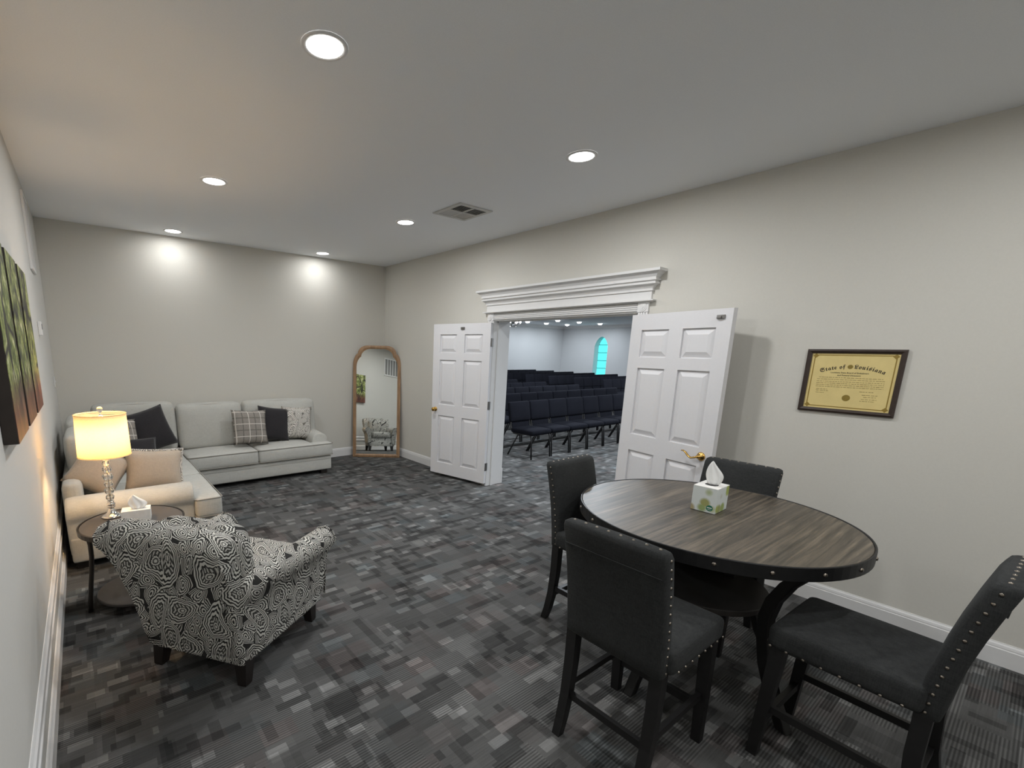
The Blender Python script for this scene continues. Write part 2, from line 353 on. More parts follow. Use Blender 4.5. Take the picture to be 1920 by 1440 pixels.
def tube(bm, pts, r, seg=8, closed=False, mtx=None, flat=1.0):
    pts = [Vector(p) for p in pts]; rings = []; n = len(pts); up0 = None
    rr = r if isinstance(r, (list, tuple)) else [r] * n
    for i, p in enumerate(pts):
        if closed: t = pts[(i + 1) % n] - pts[i - 1]
        else: t = pts[min(i + 1, n - 1)] - pts[max(i - 1, 0)]
        t.normalize()
        if up0 is None: up0 = Vector((0, 0, 1)) if abs(t.z) < 0.9 else Vector((1, 0, 0))
        a = t.cross(up0)
        if a.length < 1e-5: a = t.cross(Vector((0, 1, 0)))
        a.normalize(); b = a.cross(t); up0 = b
        ring = []
        for k in range(seg):
            g = 2 * PI * k / seg; q = p + a * (math.cos(g) * rr[i]) + b * (math.sin(g) * rr[i] * flat)
            ring.append(bm.verts.new(q if mtx is None else mtx @ q))
        rings.append(ring)
    for i in range(n if closed else n - 1):
        A, B = rings[i], rings[(i + 1) % n]
        for k in range(seg): bm.faces.new([A[k], A[(k + 1) % seg], B[(k + 1) % seg], B[k]])
    if not closed:
        bm.faces.new(rings[0][::-1]); bm.faces.new(rings[-1])
def lathe(bm, prof, seg=24, c=(0, 0, 0), mtx=None, cap=True):
    rings = []
    for (r, z) in prof:
        ring = []
        for k in range(seg):
            p = Vector((c[0] + r * math.cos(2 * PI * k / seg), c[1] + r * math.sin(2 * PI * k / seg), c[2] + z))
            ring.append(bm.verts.new(p if mtx is None else mtx @ p))
        rings.append(ring)
    for i in range(len(rings) - 1):
        for k in range(seg): bm.faces.new([rings[i][k], rings[i][(k + 1) % seg], rings[i + 1][(k + 1) % seg], rings[i + 1][k]])
    if cap:
        bm.faces.new(rings[0][::-1]); bm.faces.new(rings[-1])
def loft(bm, rings, cap=True, mtx=None):
    R = [[bm.verts.new(Vector(p) if mtx is None else mtx @ Vector(p)) for p in r] for r in rings]
    n = len(R[0])
    for i in range(len(R) - 1):
        for k in range(n): bm.faces.new([R[i][k], R[i][(k + 1) % n], R[i + 1][(k + 1) % n], R[i + 1][k]])
    if cap:
        bm.faces.new(R[0][::-1]); bm.faces.new(R[-1])
def prism(bm, prof, a, b, place):
    """closed 2-D profile extruded from a to b; place(u, v, t) gives the 3-D point"""
    loft(bm, [[place(u, v, t) for u, v in prof] for t in (a, b)])
def bar(bm, p0, p1, w0, d0, w1=None, d1=None, up=(0, 1, 0)):
    """square-section bar from p0 to p1, tapering"""
    w1 = w0 if w1 is None else w1; d1 = d0 if d1 is None else d1
    p0, p1 = Vector(p0), Vector(p1); t = (p1 - p0).normalized(); a = t.cross(Vector(up)).normalized(); b = a.cross(t)
    loft(bm, [[p + a * (sx * ww / 2) + b * (sy * dd / 2) for sx, sy in ((-1, -1), (1, -1), (1, 1), (-1, 1))] for p, ww, dd in ((p0, w0, d0), (p1, w1, d1))])
def dome(bm, c, n, r, h, seg=8):
    n = Vector(n).normalized(); a = n.cross(Vector((0.3, 0.2, 0.9))).normalized(); b = n.cross(a); c = Vector(c)
    rings = [[c + a * (rr * math.cos(2 * PI * k / seg)) + b * (rr * math.sin(2 * PI * k / seg)) + n * hh for k in range(seg)] for rr, hh in ((r, -0.001), (r * 0.95, h * 0.4), (r * 0.55, h * 0.9))]
    R = [[bm.verts.new(p) for p in q] for q in rings]
    for i in range(2):
        for k in range(seg): bm.faces.new([R[i][k], R[i][(k + 1) % seg], R[i + 1][(k + 1) % seg], R[i + 1][k]])
    bm.faces.new(R[2])
def tag(o, label, cat, group=None):
    o['label'] = label; o['category'] = cat
    if group: o['group'] = group
    return o
def thing(name, label, cat, loc=(0, 0, 0), rotz=0.0, group=None):
    o = bpy.data.objects.new(name, None); C.objects.link(o); o.empty_display_size = 0.1
    o.location = loc; o.rotation_euler = (0, 0, rotz); return tag(o, label, cat, group)
def struct(o, label=None):
    o['kind'] = 'structure'
    if label: o['label'] = label
    return o
def dup(root, loc, rotz, label):
    r = root.copy(); C.objects.link(r); r.location = loc; r.rotation_euler = (0, 0, rotz); r['label'] = label
    for ch in list(root.children):
        c = ch.copy(); C.objects.link(c); c.parent = r
        for g in ch.children:
            d = g.copy(); C.objects.link(d); d.parent = c
    return r
ORD = ['first', 'second', 'third', 'fourth', 'fifth', 'sixth', 'seventh', 'eighth', 'ninth', 'tenth', 'eleventh', 'twelfth']

# ------------------------------------------------------------------ the setting
def slab(name, *a, mat='wall', label=None):
    bm = nb(); box(bm, *a); return struct(finish(name, bm, mat), label)
slab('floor', XL - 0.15, CHX + 0.6, CHY0 - 1.5, CHY + 0.15, -0.1, 0.0, mat='carpet', label='dark grey patterned carpet running into the chapel')
slab('ceiling', XL - 0.15, XR + 0.1, YB - 0.15, YF + 0.1, H, H + 0.12, mat='ceil', label='white textured ceiling with recessed lamps')
slab('wall_far', XL - 0.15, XR, YF, YF + 0.12, 0, H, label='greige wall behind the sectional sofa')
slab('wall_left', XL - 0.12, XL, YB - 0.1, YF, 0, H, mat='wall_left', label='pale wall with the canvas prints')
slab('wall_back', XL - 0.15, XR, YB - 0.12, YB, 0, H)
bm = nb()
X2 = XR + WALL_T
box(bm, XR, X2, CHY0 - 1.4, OP0 - 0.02, 0, H + 0.2); box(bm, XR, X2, OP1 + 0.02, CHY + 0.1, 0, H + 0.2); box(bm, XR, X2, OP0 - 0.02, OP1 + 0.02, OPZ + 0.02, H + 0.2)
struct(finish('wall_right', bm, 'wall'), 'greige wall with the white double doorway')
# chapel shell
slab('ceiling_chapel', X2, CHX + 0.5, CHY0 - 1.4, CHY + 0.1, CHZ, CHZ + 0.1, mat='chapel_ceil', label='white ceiling of the chapel beyond the doorway')
slab('wall_chapel_far', X2, CHX + 0.5, CHY, CHY + 0.12, 0, CHZ, mat='chapel_wall', label='pale chapel wall left of the corner')
slab('wall_chapel_near', X2, CHX + 0.5, CHY0 - 1.52, CHY0 - 1.4, 0, CHZ, mat='chapel_wall')
# end wall with a lancet opening
WY0, WY1, WZ0, WZS, WZA, WT = 13.80, 14.56, 0.45, 2.14, 2.62, 0.45
wc = (WY0 + WY1) / 2; hw = (WY1 - WY0) / 2
def lancet(t):                                  # t 0..1 along the arch from WY0 to WY1
    u = abs(2 * t - 1); y = WY0 + (WY1 - WY0) * t
    return y, WZS + (WZA - WZS) * (1 - u ** 1.8) ** 0.75
bm = nb()
box(bm, CHX, CHX + WT, CHY0 - 1.4, WY0, 0, CHZ); box(bm, CHX, CHX + WT, WY1, CHY, 0, CHZ); box(bm, CHX, CHX + WT, WY0, WY1, 0, WZ0)
arch = [lancet(k / 16) for k in range(17)]
for k in range(16):
    (ya, za), (yb, zb) = arch[k], arch[k + 1]
    pts = [(ya, za), (yb, zb), (yb, CHZ), (ya, CHZ)]
    loft(bm, [[(x, y, z) for y, z in pts] for x in (CHX, CHX + WT)])
struct(finish('wall_chapel_end', bm, 'chapel_wall'), 'pale chapel wall with the pointed cyan window')
win = bpy.data.objects.new('window_1', None); C.objects.link(win); win.location = (CHX + WT - 0.06, wc, WZ0); struct(win, 'narrow pointed window of bright cyan glass in the chapel wall')
bars = [0.0, 1.004 - WZ0 + 0.0, 1.40 - WZ0, 1.81 - WZ0, 2.21 - WZ0]
for k in range(5):
    z0 = bars[k] + 0.012
    bm = nb()
    if k < 4: box(bm, 0, 0.01, -hw, hw, z0, bars[k + 1] - 0.012)
    else:
        ap = [(y - wc, z - WZ0) for y, z in arch if z - WZ0 > z0]
        poly = [(ap[0][0], z0)] + ap + [(ap[-1][0], z0)]
        loft(bm, [[(x, y, z) for y, z in poly] for x in (0, 0.01)])
    finish('pane', bm, 'glass_cyan', win)
for z in bars[1:]:
    bm = nb(); box(bm, -0.012, 0.02, -hw, hw, z - 0.014, z + 0.014); finish('glazing_bar', bm, 'lead', win)
# chapel crown moulding
def crown_prof(s=1.0): return [(0, 0), (0.012, 0), (0.02, 0.03), (0.05, 0.075), (0.10, 0.12), (0.11, 0.14), (0, 0.14)]
bm = nb(); prism(bm, crown_prof(), X2, CHX, lambda u, v, t: (t, CHY - u, CHZ - 0.14 + v)); struct(finish('trim_1', bm, 'white'), 'white crown moulding on the chapel wall left of the corner')
bm = nb(); prism(bm, crown_prof(), CHY0, CHY, lambda u, v, t: (CHX - u, t, CHZ - 0.14 + v)); struct(finish('trim_2', bm, 'white'), 'white crown moulding above the cyan window')

# baseboards
BBP = [(0, 0), (0.016, 0), (0.016, 0.100), (0.013, 0.104), (0.013, 0.112), (0.010, 0.124), (0.005, 0.132), (0.004, 0.137), (0, 0.137)]
def base(name, a, b, place, label, prof=BBP):
    bm = nb(); prism(bm, prof, a, b, place); return struct(finish(name, bm, 'white'), label)
base('baseboard_far', XL, XR - 0.016, lambda u, v, t: (t, YF - u, v), 'white baseboard under the sofa wall')
base('baseboard_right', YB, OP0 - 0.11, lambda u, v, t: (XR - u, t, v), 'white baseboard behind the round table')
base('baseboard_right', OP1 + 0.11, YF, lambda u, v, t: (XR - u, t, v), 'white baseboard between mirror and doorway')
LBP = [(0, 0), (0.014, 0), (0.014, 0.095), (0.017, 0.099), (0.017, 0.106), (0.010, 0.118), (0.008, 0.124), (0.004, 0.130), (0, 0.130)]
base('baseboard_left', YB, YF - 0.016, lambda u, v, t: (XL + u, t, v), 'white baseboard along the canvas wall', LBP)
URP = [(0, 0.262), (0.009, 0.262), (0.012, 0.266), (0.012, 0.277), (0.007, 0.285), (0.007, 0.330), (0.012, 0.338), (0.015, 0.346), (0.015, 0.360), (0.009, 0.370), (0.006, 0.378), (0.003, 0.385), (0, 0.385)]
base('trim_3', YB, YF - 0.016, lambda u, v, t: (XL + u, t, v), 'second white moulding above the baseboard of the canvas wall', URP)

# doorway: lining, casings, plinths, rosettes, entablature
bm = nb()
box(bm, XR - 0.004, X2 + 0.004, OP1 - 0.002, OP1 + 0.02, 0, OPZ + 0.02); box(bm, XR - 0.004, X2 + 0.004, OP0 - 0.02, OP0 + 0.002, 0, OPZ + 0.02); box(bm, XR - 0.004, X2 + 0.004, OP0, OP1, OPZ, OPZ + 0.02)
box(bm, XR + 0.06, XR + 0.10, OP1 - 0.014, OP1, 0, OPZ); box(bm, XR + 0.06, XR + 0.10, OP0, OP0 + 0.014, 0, OPZ); box(bm, XR + 0.06, XR + 0.10, OP0, OP1, OPZ - 0.014, OPZ)
struct(finish('trim_4', bm, 'white'), 'white lining of the double doorway')
def fluted(bm, a, b, z0, z1, x, sgn, vertical=True):
    """casing board with three flutes between a and b (across), z0..z1 (along)"""
    w_ = b - a; n = 4
    if vertical: box(bm, *sorted((x, x + sgn * 0.012)), a, b, z0, z1)
    else: box(bm, *sorted((x, x + sgn * 0.012)), z0, z1, a, b)
    for k in range(n):
        c0 = a + w_ * (k + 0.12) / n; c1 = a + w_ * (k + 0.88) / n
        if vertical: bbox(bm, *sorted((x + sgn * 0.011, x + sgn * 0.02)), c0, c1, z0, z1, 0.003, 1)
        else: bbox(bm, *sorted((x + sgn * 0.011, x + sgn * 0.02)), z0, z1, c0, c1, 0.003, 1)
ent = bpy.data.objects.new('trim_5', None); C.objects.link(ent); ent.location = (XR, (OP0 + OP1) / 2, 0); struct(ent, 'white door surround with rosettes and a stepped crown head')
ec = (OP0 + OP1) / 2
def efin(name, bm, smooth=False):
    bmesh.ops.translate(bm, verts=bm.verts[:], vec=(-XR, -ec, 0)); return finish(name, bm, 'white', ent, smooth)
for a in (OP0 - 0.095, OP1):
    bm = nb(); fluted(bm, a, a + 0.095, 0.0, 2.105, XR, -1); efin('pilaster', bm)
    bm = nb(); bbox(bm, XR - 0.026, XR, a - 0.003, a + 0.098, 2.104, 2.188, 0.003)
    for r0, h0 in ((0.036, 0.006), (0.024, 0.010), (0.010, 0.014)):
        lathe(bm, [(r0, 0), (r0, h0), (r0 * 0.7, h0)], 20, mtx=Matrix.Translation((XR - 0.025, a + 0.0475, 2.146)) @ Matrix.Rotation(-PI / 2, 4, 'Y'))
    efin('rosette', bm)
bm = nb(); fluted(bm, 2.110, 2.180, OP0, OP1, XR, -1, False); efin('header_board', bm)
bm = nb(); box(bm, XR - 0.062, XR, OP0 - 0.15, OP1 + 0.15, 2.196, 2.207); bbox(bm, XR - 0.036, XR, OP0 - 0.13, OP1 + 0.13, 2.186, 2.197, 0.003); efin('ledge', bm)
bm = nb(); box(bm, XR - 0.028, XR, OP0 - 0.115, OP1 + 0.115, 2.206, 2.285); efin('frieze', bm)
# crown: stepped profile mitred round three sides
CP = [(0.028, 2.283), (0.040, 2.283), (0.040, 2.291), (0.034, 2.293), (0.036, 2.304), (0.050, 2.322), (0.064, 2.334), (0.078, 2.337), (0.078, 2.350), (0.066, 2.352), (0.068, 2.364), (0.084, 2.366), (0.084, 2.375), (0.076, 2.377), (0.078, 2.392), (0.094, 2.414), (0.116, 2.430), (0.130, 2.434), (0.130, 2.456), (0.0, 2.456)]
bm = nb(); rings = []
for u, z in CP:
    e = u - 0.028 + 0.115
    rings.append([(XR, OP0 - e, z), (XR - u, OP0 - e, z), (XR - u, OP1 + e, z), (XR, OP1 + e, z)])
R = [[bm.verts.new(p) for p in r] for r in rings]
for i in range(len(R) - 1):
    for k in range(3): bm.faces.new([R[i][k], R[i][k + 1], R[i + 1][k + 1], R[i + 1][k]])
bm.faces.new([R[0][0], R[0][3], R[0][2], R[0][1]])
efin('crown', bm)
# chapel side casing with plinth
bm = nb()
for a in (OP0 - 0.095, OP1):
    box(bm, X2, X2 + 0.018, a, a + 0.095, 0.2, 2.2); box(bm, X2, X2 + 0.028, a - 0.004, a + 0.099, 0, 0.2)
box(bm, X2, X2 + 0.018, OP0, OP1, 2.1, 2.2)
struct(finish('trim_6', bm, 'white'), 'white casing on the chapel side of the doorway')

# six-panel door leaves: local x = 0 at hinge to DW, y = thickness (room face at -y), z up
DW, DT, DH, DZ = 0.905, 0.044, 2.035, 0.042
ROWS = [(0.155, 0.665), (0.955, 0.595), (1.655, 0.235)]        # bottom, height
ROWS = [(0.16, 0.66), (0.97, 0.60), (1.665, 0.235)]
COLS = [(0.115, 0.275), (0.515, 0.275)]
def leaf(name, mirror, label, loc, rot):
    d = bpy.data.objects.new(name, None); C.objects.link(d); d.location = loc; d.rotation_euler = (0, 0, rot); struct(d, label)
    sx = -1 if mirror else 1
    def X(a, b): return tuple(sorted((sx * a, sx * b)))
    bm = nb(); core = 0.008
    box(bm, *X(0.01, DW - 0.01), -core / 2, core / 2, 0.01, DH - 0.01)
    hy = DT / 2
    for a, b in ((0, 0.115), (0.39, 0.515), (0.79, DW)): box(bm, *X(a, b), -hy, hy, 0, DH)
    zz = [0.0] + [v for r in ROWS for v in (r[0], r[0] + r[1])] + [DH]
    for k in range(0, 8, 2):
        for a, b in ((0.115, 0.39), (0.515, 0.79)): box(bm, *X(a, b), -hy, hy, zz[k], zz[k + 1])
    finish('leaf_body', bm, 'door', d)
    for (r0, rh) in ROWS:
        for (c0, cw) in COLS:
            bm = nb()
            for s in (-1, 1):
                o1, i1 = 0.012, 0.050
                x0, x1 = X(c0 + o1, c0 + cw - o1); z0, z1 = r0 + o1, r0 + rh - o1
                q0 = [(x0, z0), (x1, z0), (x1, z1), (x0, z1)]
                q1 = [(x0 + i1 - o1, z0 + i1 - o1), (x1 - i1 + o1, z0 + i1 - o1), (x1 - i1 + o1, z1 - i1 + o1), (x0 + i1 - o1, z1 - i1 + o1)]
                loft(bm, [[(x, s * 0.003, z) for x, z in q0], [(x, s * 0.006, z) for x, z in q0], [(x, s * 0.0205, z) for x, z in q1]])
            finish('panel', bm, 'door', d)
    return d
OPEN = math.radians(12.5)
# left leaf: hinge at far jamb, runs towards +y, swung back close to the wall
d1 = leaf('door_1', False, 'white six-panel door leaf with round brass knob, beside the mirror', (XR - 0.045, OP1 - 0.01, DZ), PI / 2 + OPEN)
d2 = leaf('door_2', True, 'white six-panel door leaf with brass lever, behind the round table', (XR - 0.045, OP0 + 0.01, DZ), PI / 2 - OPEN)
def hinges(d, sx):
    for z in (0.22, 1.02, 1.80):
        bm = nb(); tube(bm, [(sx * -0.006, 0.0, z - 0.05), (sx * -0.006, 0.0, z + 0.05)], 0.007, 8)
        box(bm, *sorted((0.0, sx * -0.004)), -0.0215, 0.012, z - 0.05, z + 0.05); box(bm, *sorted((sx * -0.005, sx * -0.009)), -0.034, 0.0, z - 0.05, z + 0.05)
        finish('hinge', bm, 'steel', d)
hinges(d1, 1); hinges(d2, -1)
# left leaf shows local +y to the room, right leaf too (mirrored)
def face(d): return 1
s1 = 1
bm = nb()
mk = Matrix.Translation((DW - 0.065, s1 * DT / 2, 0.90)) @ Matrix.Rotation(-s1 * PI / 2, 4, 'X')
lathe(bm, [(0.030, 0), (0.031, 0.004), (0.024, 0.009), (0.012, 0.012), (0.011, 0.030), (0.020, 0.036), (0.0275, 0.048), (0.0275, 0.056), (0.020, 0.064), (0.006, 0.067)], 20, mtx=mk)
finish('door_knob', bm, 'brass', d1, True)
bm = nb()
mk = Matrix.Translation((-(DW - 0.085), s1 * DT / 2, 0.905)) @ Matrix.Rotation(-s1 * PI / 2, 4, 'X')
lathe(bm, [(0.034, 0), (0.035, 0.004), (0.026, 0.012), (0.013, 0.016), (0.012, 0.05), (0.004, 0.052)], 20, mtx=mk)
b0 = Vector((-(DW - 0.085), s1 * (DT / 2 + 0.045), 0.905))
tube(bm, [b0 + Vector(v) for v in ((0, 0, 0), (0.02, 0.008, -0.008), (0.045, 0.012, -0.016), (0.07, 0.012, -0.004), (0.095, 0.012, 0.020), (0.118, 0.010, 0.030), (0.135, 0.006, 0.026))], [0.012, 0.012, 0.011, 0.010, 0.009, 0.008, 0.007], 10, flat=0.7)
finish('lever_handle', bm, 'brass', d2, True)
for d, xx in ((d1, 0.42), (d2, -0.82)):
    bm = nb(); bbox(bm, xx - 0.03, xx + 0.03, DT / 2, DT / 2 + 0.012, DH - 0.075, DH - 0.045, 0.002); bbox(bm, xx - 0.008, xx + 0.022, DT / 2 + 0.01, DT / 2 + 0.022, DH - 0.072, DH - 0.055, 0.002)
    finish('door_stop_plate', bm, 'steel', d)

# ------------------------------------------------------------------ ceiling lamps and vents
LX, LY = (1.022, 2.914), (2.175, 4.315, 6.398)
def downlight(x, y, z, label, group, lens, power, col, r=0.082, spread=178, dome_h=0.0):
    t = thing('recessed_ceiling_light', label, 'ceiling light', (x, y, z), 0, group)
    bm = nb(); lathe(bm, [(r + 0.022, -0.0005), (r + 0.022, -0.005), (r + 0.012, -0.008), (r, -0.006), (r, -0.0005)], 28, cap=False); finish('trim_ring', bm, 'white', t, True)
    bm = nb(); lathe(bm, [(r + 0.001, -0.001), (r + 0.001, -0.004)] if dome_h == 0 else [(r, -0.001), (r, -0.01), (r * 0.9, -dome_h * 0.6), (r * 0.6, -dome_h * 0.9), (r * 0.2, -dome_h)], 28); finish('lens', bm, lens, t, dome_h > 0)
    ld = bpy.data.lights.new('lamp', 'AREA'); ld.shape = 'DISK'; ld.size = r * 2; ld.energy = power; ld.color = col; ld.spread = math.radians(spread)
    lo = bpy.data.objects.new('lamp', ld); C.objects.link(lo); lo.parent = t; lo.location = (0, 0, -0.009 - dome_h)
    return t
names = {(0, 0): 'largest round recessed lamp, nearest the camera on the left row', (0, 1): 'middle recessed lamp of the left row, over the armchair side', (0, 2): 'recessed lamp close to the far wall above the sofa, left one',
         (1, 0): 'nearest recessed lamp of the right row, out from the doorway', (1, 1): 'recessed lamp just left of the square ceiling vent', (1, 2): 'recessed lamp close to the far wall, right one above the sofa arm'}
for i, x in enumerate(LX):
    for j, y in enumerate(LY): downlight(x, y, H, names[(i, j)], 'recessed lamps of the sitting room', 'lens', DOWNLIGHT_W * (0.19 if j == 2 else 1.0), DOWN_COL)
for i, x in enumerate(LX):  # unseen lamps, added on the assumption that both rows continue
    for y, wd in ((0.04, 'above the camera'), (-1.9, 'behind the camera')):
        downlight(x, y, H, 'assumed recessed lamp %s on the %s row, outside the picture' % (wd, ('left', 'right')[i]), 'recessed lamps of the sitting room', 'lens', DOWNLIGHT_W * 0.65, DOWN_COL)
# chapel lamps: the six in view plus an unseen grid added to light the hall
seen = {(17.56, 15.42): 'chapel ceiling lamp, far row, nearest the chandelier', (18.95, 15.42): 'chapel ceiling lamp, far row, second from the chandelier', (20.45, 15.30): 'lowest chapel ceiling lamp, above the wall corner',
        (17.64, 13.72): 'chapel ceiling lamp, near row, highest in the doorway view', (19.2, 13.70): 'chapel ceiling lamp, near row, left of the cyan window', (20.69, 13.57): 'chapel ceiling lamp directly above the cyan window'}
for (x, y), lab in seen.items(): downlight(x, y, CHZ, lab, 'recessed lamps of the chapel', 'chapel_lens', CHAPEL_W * 0.26, CHAPEL_COL, 0.10, dome_h=0.07)
k = 0
for x in (6.5, 10.0, 13.5, 17.0, 20.3):
    for y in (1.0, 4.2, 7.4, 10.6):
        k += 1
        if x > 16 and y > 10: continue
        downlight(x, y, CHZ, 'added chapel ceiling lamp, unseen above the doorway head, row %s, place %s' % (ORD[(k - 1) // 4], ORD[(k - 1) % 4]), 'recessed lamps of the chapel', 'chapel_lens', CHAPEL_W, CHAPEL_COL, 0.10, dome_h=0.07)

# square ceiling vent
t = thing('ceiling_vent', 'square white ceiling vent with four louvred sections near the doorway', 'vent', (3.13, 3.655, H))
bm = nb(); o_, i_ = 0.205, 0.165
for a in ((-o_, o_, -o_, -i_), (-o_, o_, i_, o_), (-o_, -i_, -i_, i_), (i_, o_, -i_, i_)): box(bm, a[0], a[1], a[2], a[3], -0.010, -0.0005)
box(bm, -0.010, 0.010, -i_, i_, -0.010, -0.0005); box(bm, -i_, i_, -0.010, 0.010, -0.0098, -0.0005)
finish('frame', bm, 'vent', t)
bm = nb(); box(bm, -i_, i_, -i_, i_, -0.0030, -0.0008); finish('throat', bm, 'grille_dark', t)
for qx in (-1, 1):
    for qy in (-1, 1):
        bm = nb()
        for k in range(6):
            c = 0.022 + 0.0255 * k
            ax = (qx == qy)
            mt_ = Matrix.Translation((qx * (c if ax else 0.0875), qy * (0.0875 if ax else c), -0.006)) @ (Matrix.Rotation(0.5 * qx, 4, 'Y') if ax else Matrix.Rotation(-0.5 * qy, 4, 'X'))
            if ax: box(bm, -0.008, 0.008, -0.076, 0.076, -0.001, 0.001, mt_)
            else: box(bm, -0.076, 0.076, -0.008, 0.008, -0.001, 0.001, mt_)
        finish('louvre_section', bm, 'vent', t)
# return-air grille on the left wall
def grille(label, y, z, gw, gh, n):
    t = thing('wall_grille', label, 'vent', (XL, y, z), 0, 'return air grilles on the left wall')
    bm = nb(); box(bm, 0.0008, 0.018, -gw, gw, 0, 0.03); box(bm, 0.0008, 0.018, -gw, gw, gh - 0.03, gh); box(bm, 0.0008, 0.018, -gw, -gw + 0.03, 0.03, gh - 0.03); box(bm, 0.0008, 0.018, gw - 0.03, gw, 0.03, gh - 0.03); finish('frame', bm, 'white', t)
    bm = nb(); box(bm, 0.0006, 0.003, -gw + 0.03, gw - 0.03, 0.03, gh - 0.03); finish('backing', bm, 'grille_mid', t)
    st = (2 * gw - 0.06) / n
    for k in range(1, n):
        yy = -gw + 0.03 + st * k; bm = nb(); box(bm, 0.003, 0.014, yy - 0.011, yy + 0.011, 0.03, gh - 0.03); finish('slat', bm, 'white', t)
grille('white return air grille high on the left wall near the far corner', 5.40, 2.335, 0.21, 0.61, 5)
grille('white return air grille on the left wall, seen only in the mirror', 1.07, 2.255, 0.34, 0.53, 5)
t = thing('thermostat', 'small white thermostat on the left wall beyond the canvases', 'thermostat', (XL, 5.12, 1.79))
bm = nb(); bbox(bm, 0.0005, 0.026, -0.045, 0.045, 0, 0.115, 0.005); finish('housing', bm, 'white', t)
bm = nb(); box(bm, 0.026, 0.0268, -0.03, 0.03, 0.05, 0.095); finish('display', bm, 'grille_dark', t)
t = thing('light_switch', 'white light switch plate on the left wall near the far corner', 'switch', (XL, 6.42, 1.26))
bm = nb(); bbox(bm, 0.0005, 0.007, -0.036, 0.036, 0, 0.115, 0.003); finish('plate', bm, 'white', t)
bm = nb(); bbox(bm, 0.006, 0.016, -0.005, 0.005, 0.047, 0.068, 0.002); finish('toggle', bm, 'white', t)

# ------------------------------------------------------------------ sectional sofa (built in room coordinates, then re-based)
def wfin(name, bm, mat, t, smooth=True, sub=0, parent=None):
    mi = (Matrix.Translation(t.location) @ t.rotation_euler.to_matrix().to_4x4()).inverted()
    bmesh.ops.transform(bm, matrix=mi, verts=bm.verts[:])
    return finish(name, bm, mat, parent or t, smooth, sub)
sofa = thing('sectional_sofa', 'light oatmeal L-shaped sectional sofa along the far and left walls', 'sofa', (1.0, 5.6, 0))
def sbox(name, x0, x1, y0, y1, z0, z1, r=0.03, crown=(0, 0, 0), n=(6, 6, 3), mat='sofa', fn=None, extra=None):
    bm = nb(); soft_box(bm, ((x0 + x1) / 2, (y0 + y1) / 2, (z0 + z1) / 2), (x1 - x0, y1 - y0, z1 - z0), r, n, crown, fn=fn)
    if extra: extra(bm)
    return wfin(name, bm, mat, sofa)
def piping(par, x0, x1, y0, y1, zs, r=0.005, cr=0.035):
    bm = nb()
    for z in zs:
        pts = []
        for cx, cy, a0 in ((x1 - cr, y1 - cr, 0), (x0 + cr, y1 - cr, 90), (x0 + cr, y0 + cr, 180), (x1 - cr, y0 + cr, 270)):
            for k in range(5):
                a = math.radians(a0 + 22.5 * k); pts.append((cx + cr * math.cos(a), cy + cr * math.sin(a), z))
        tube(bm, pts, r, 6, True)
    return wfin('piping', bm, 'sofa_seam', sofa, parent=par)
sbox('base', -0.19, 2.725, 5.83, 6.62, 0.06, 0.262, 0.02)
sbox('base', -0.215, 0.845, 4.19, 5.84, 0.06, 0.262, 0.02)
sbox('back_frame', -0.19, 2.60, 6.47, 6.64, 0.25, 0.86, 0.05)
sbox('back_frame', -0.235, -0.10, 4.36, 6.50, 0.25, 0.66, 0.05)
for a in ((2.62, 5.90), (2.62, 6.55), (0.78, 4.27), (-0.15, 4.27), (0.78, 5.72), (-0.13, 6.55)):
    bm = nb(); bbox(bm, a[0] - 0.045, a[0] + 0.045, a[1] - 0.045, a[1] + 0.045, 0.0, 0.065, 0.004); wfin('foot', bm, 'foot', sofa, False)
# seat cushions
SZ0, SZ1 = 0.264, 0.445
def seat(x0, x1, y0, y1, ear=None):
    def ex(bm):
        if ear: soft_box(bm, ((ear[0] + ear[1]) / 2, (ear[2] + ear[3]) / 2, (SZ0 + SZ1) / 2), (ear[1] - ear[0], ear[3] - ear[2], SZ1 - SZ0), 0.035, (4, 4, 3), (0.004, 0.004, 0.006))
    s = sbox('seat_cushion', x0, x1, y0, y1, SZ0, SZ1, 0.035, (0.006, 0.010, 0.022), (8, 8, 3), extra=ex)
    return s
s = seat(0.885, 1.708, 5.80, 6.36); piping(s, 0.885, 1.708, 5.797, 6.36, (SZ1 - 0.012, SZ0 + 0.012))
s = seat(1.712, 2.475, 5.80, 6.36, (2.40, 2.74, 5.80, 5.965)); piping(s, 1.712, 2.742, 5.797, 5.967, (SZ1 - 0.012, SZ0 + 0.012))
s = seat(-0.10, 0.875, 5.755, 6.36)
s = seat(0.02, 0.88, 5.03, 5.75); piping(s, 0.02, 0.883, 5.03, 5.75, (SZ1 - 0.012, SZ0 + 0.012))
s = seat(0.02, 0.88, 4.40, 5.025, (0.665, 0.88, 4.13, 4.46)); piping(s, 0.663, 0.883, 4.127, 5.025, (SZ1 - 0.012, SZ0 + 0.012))
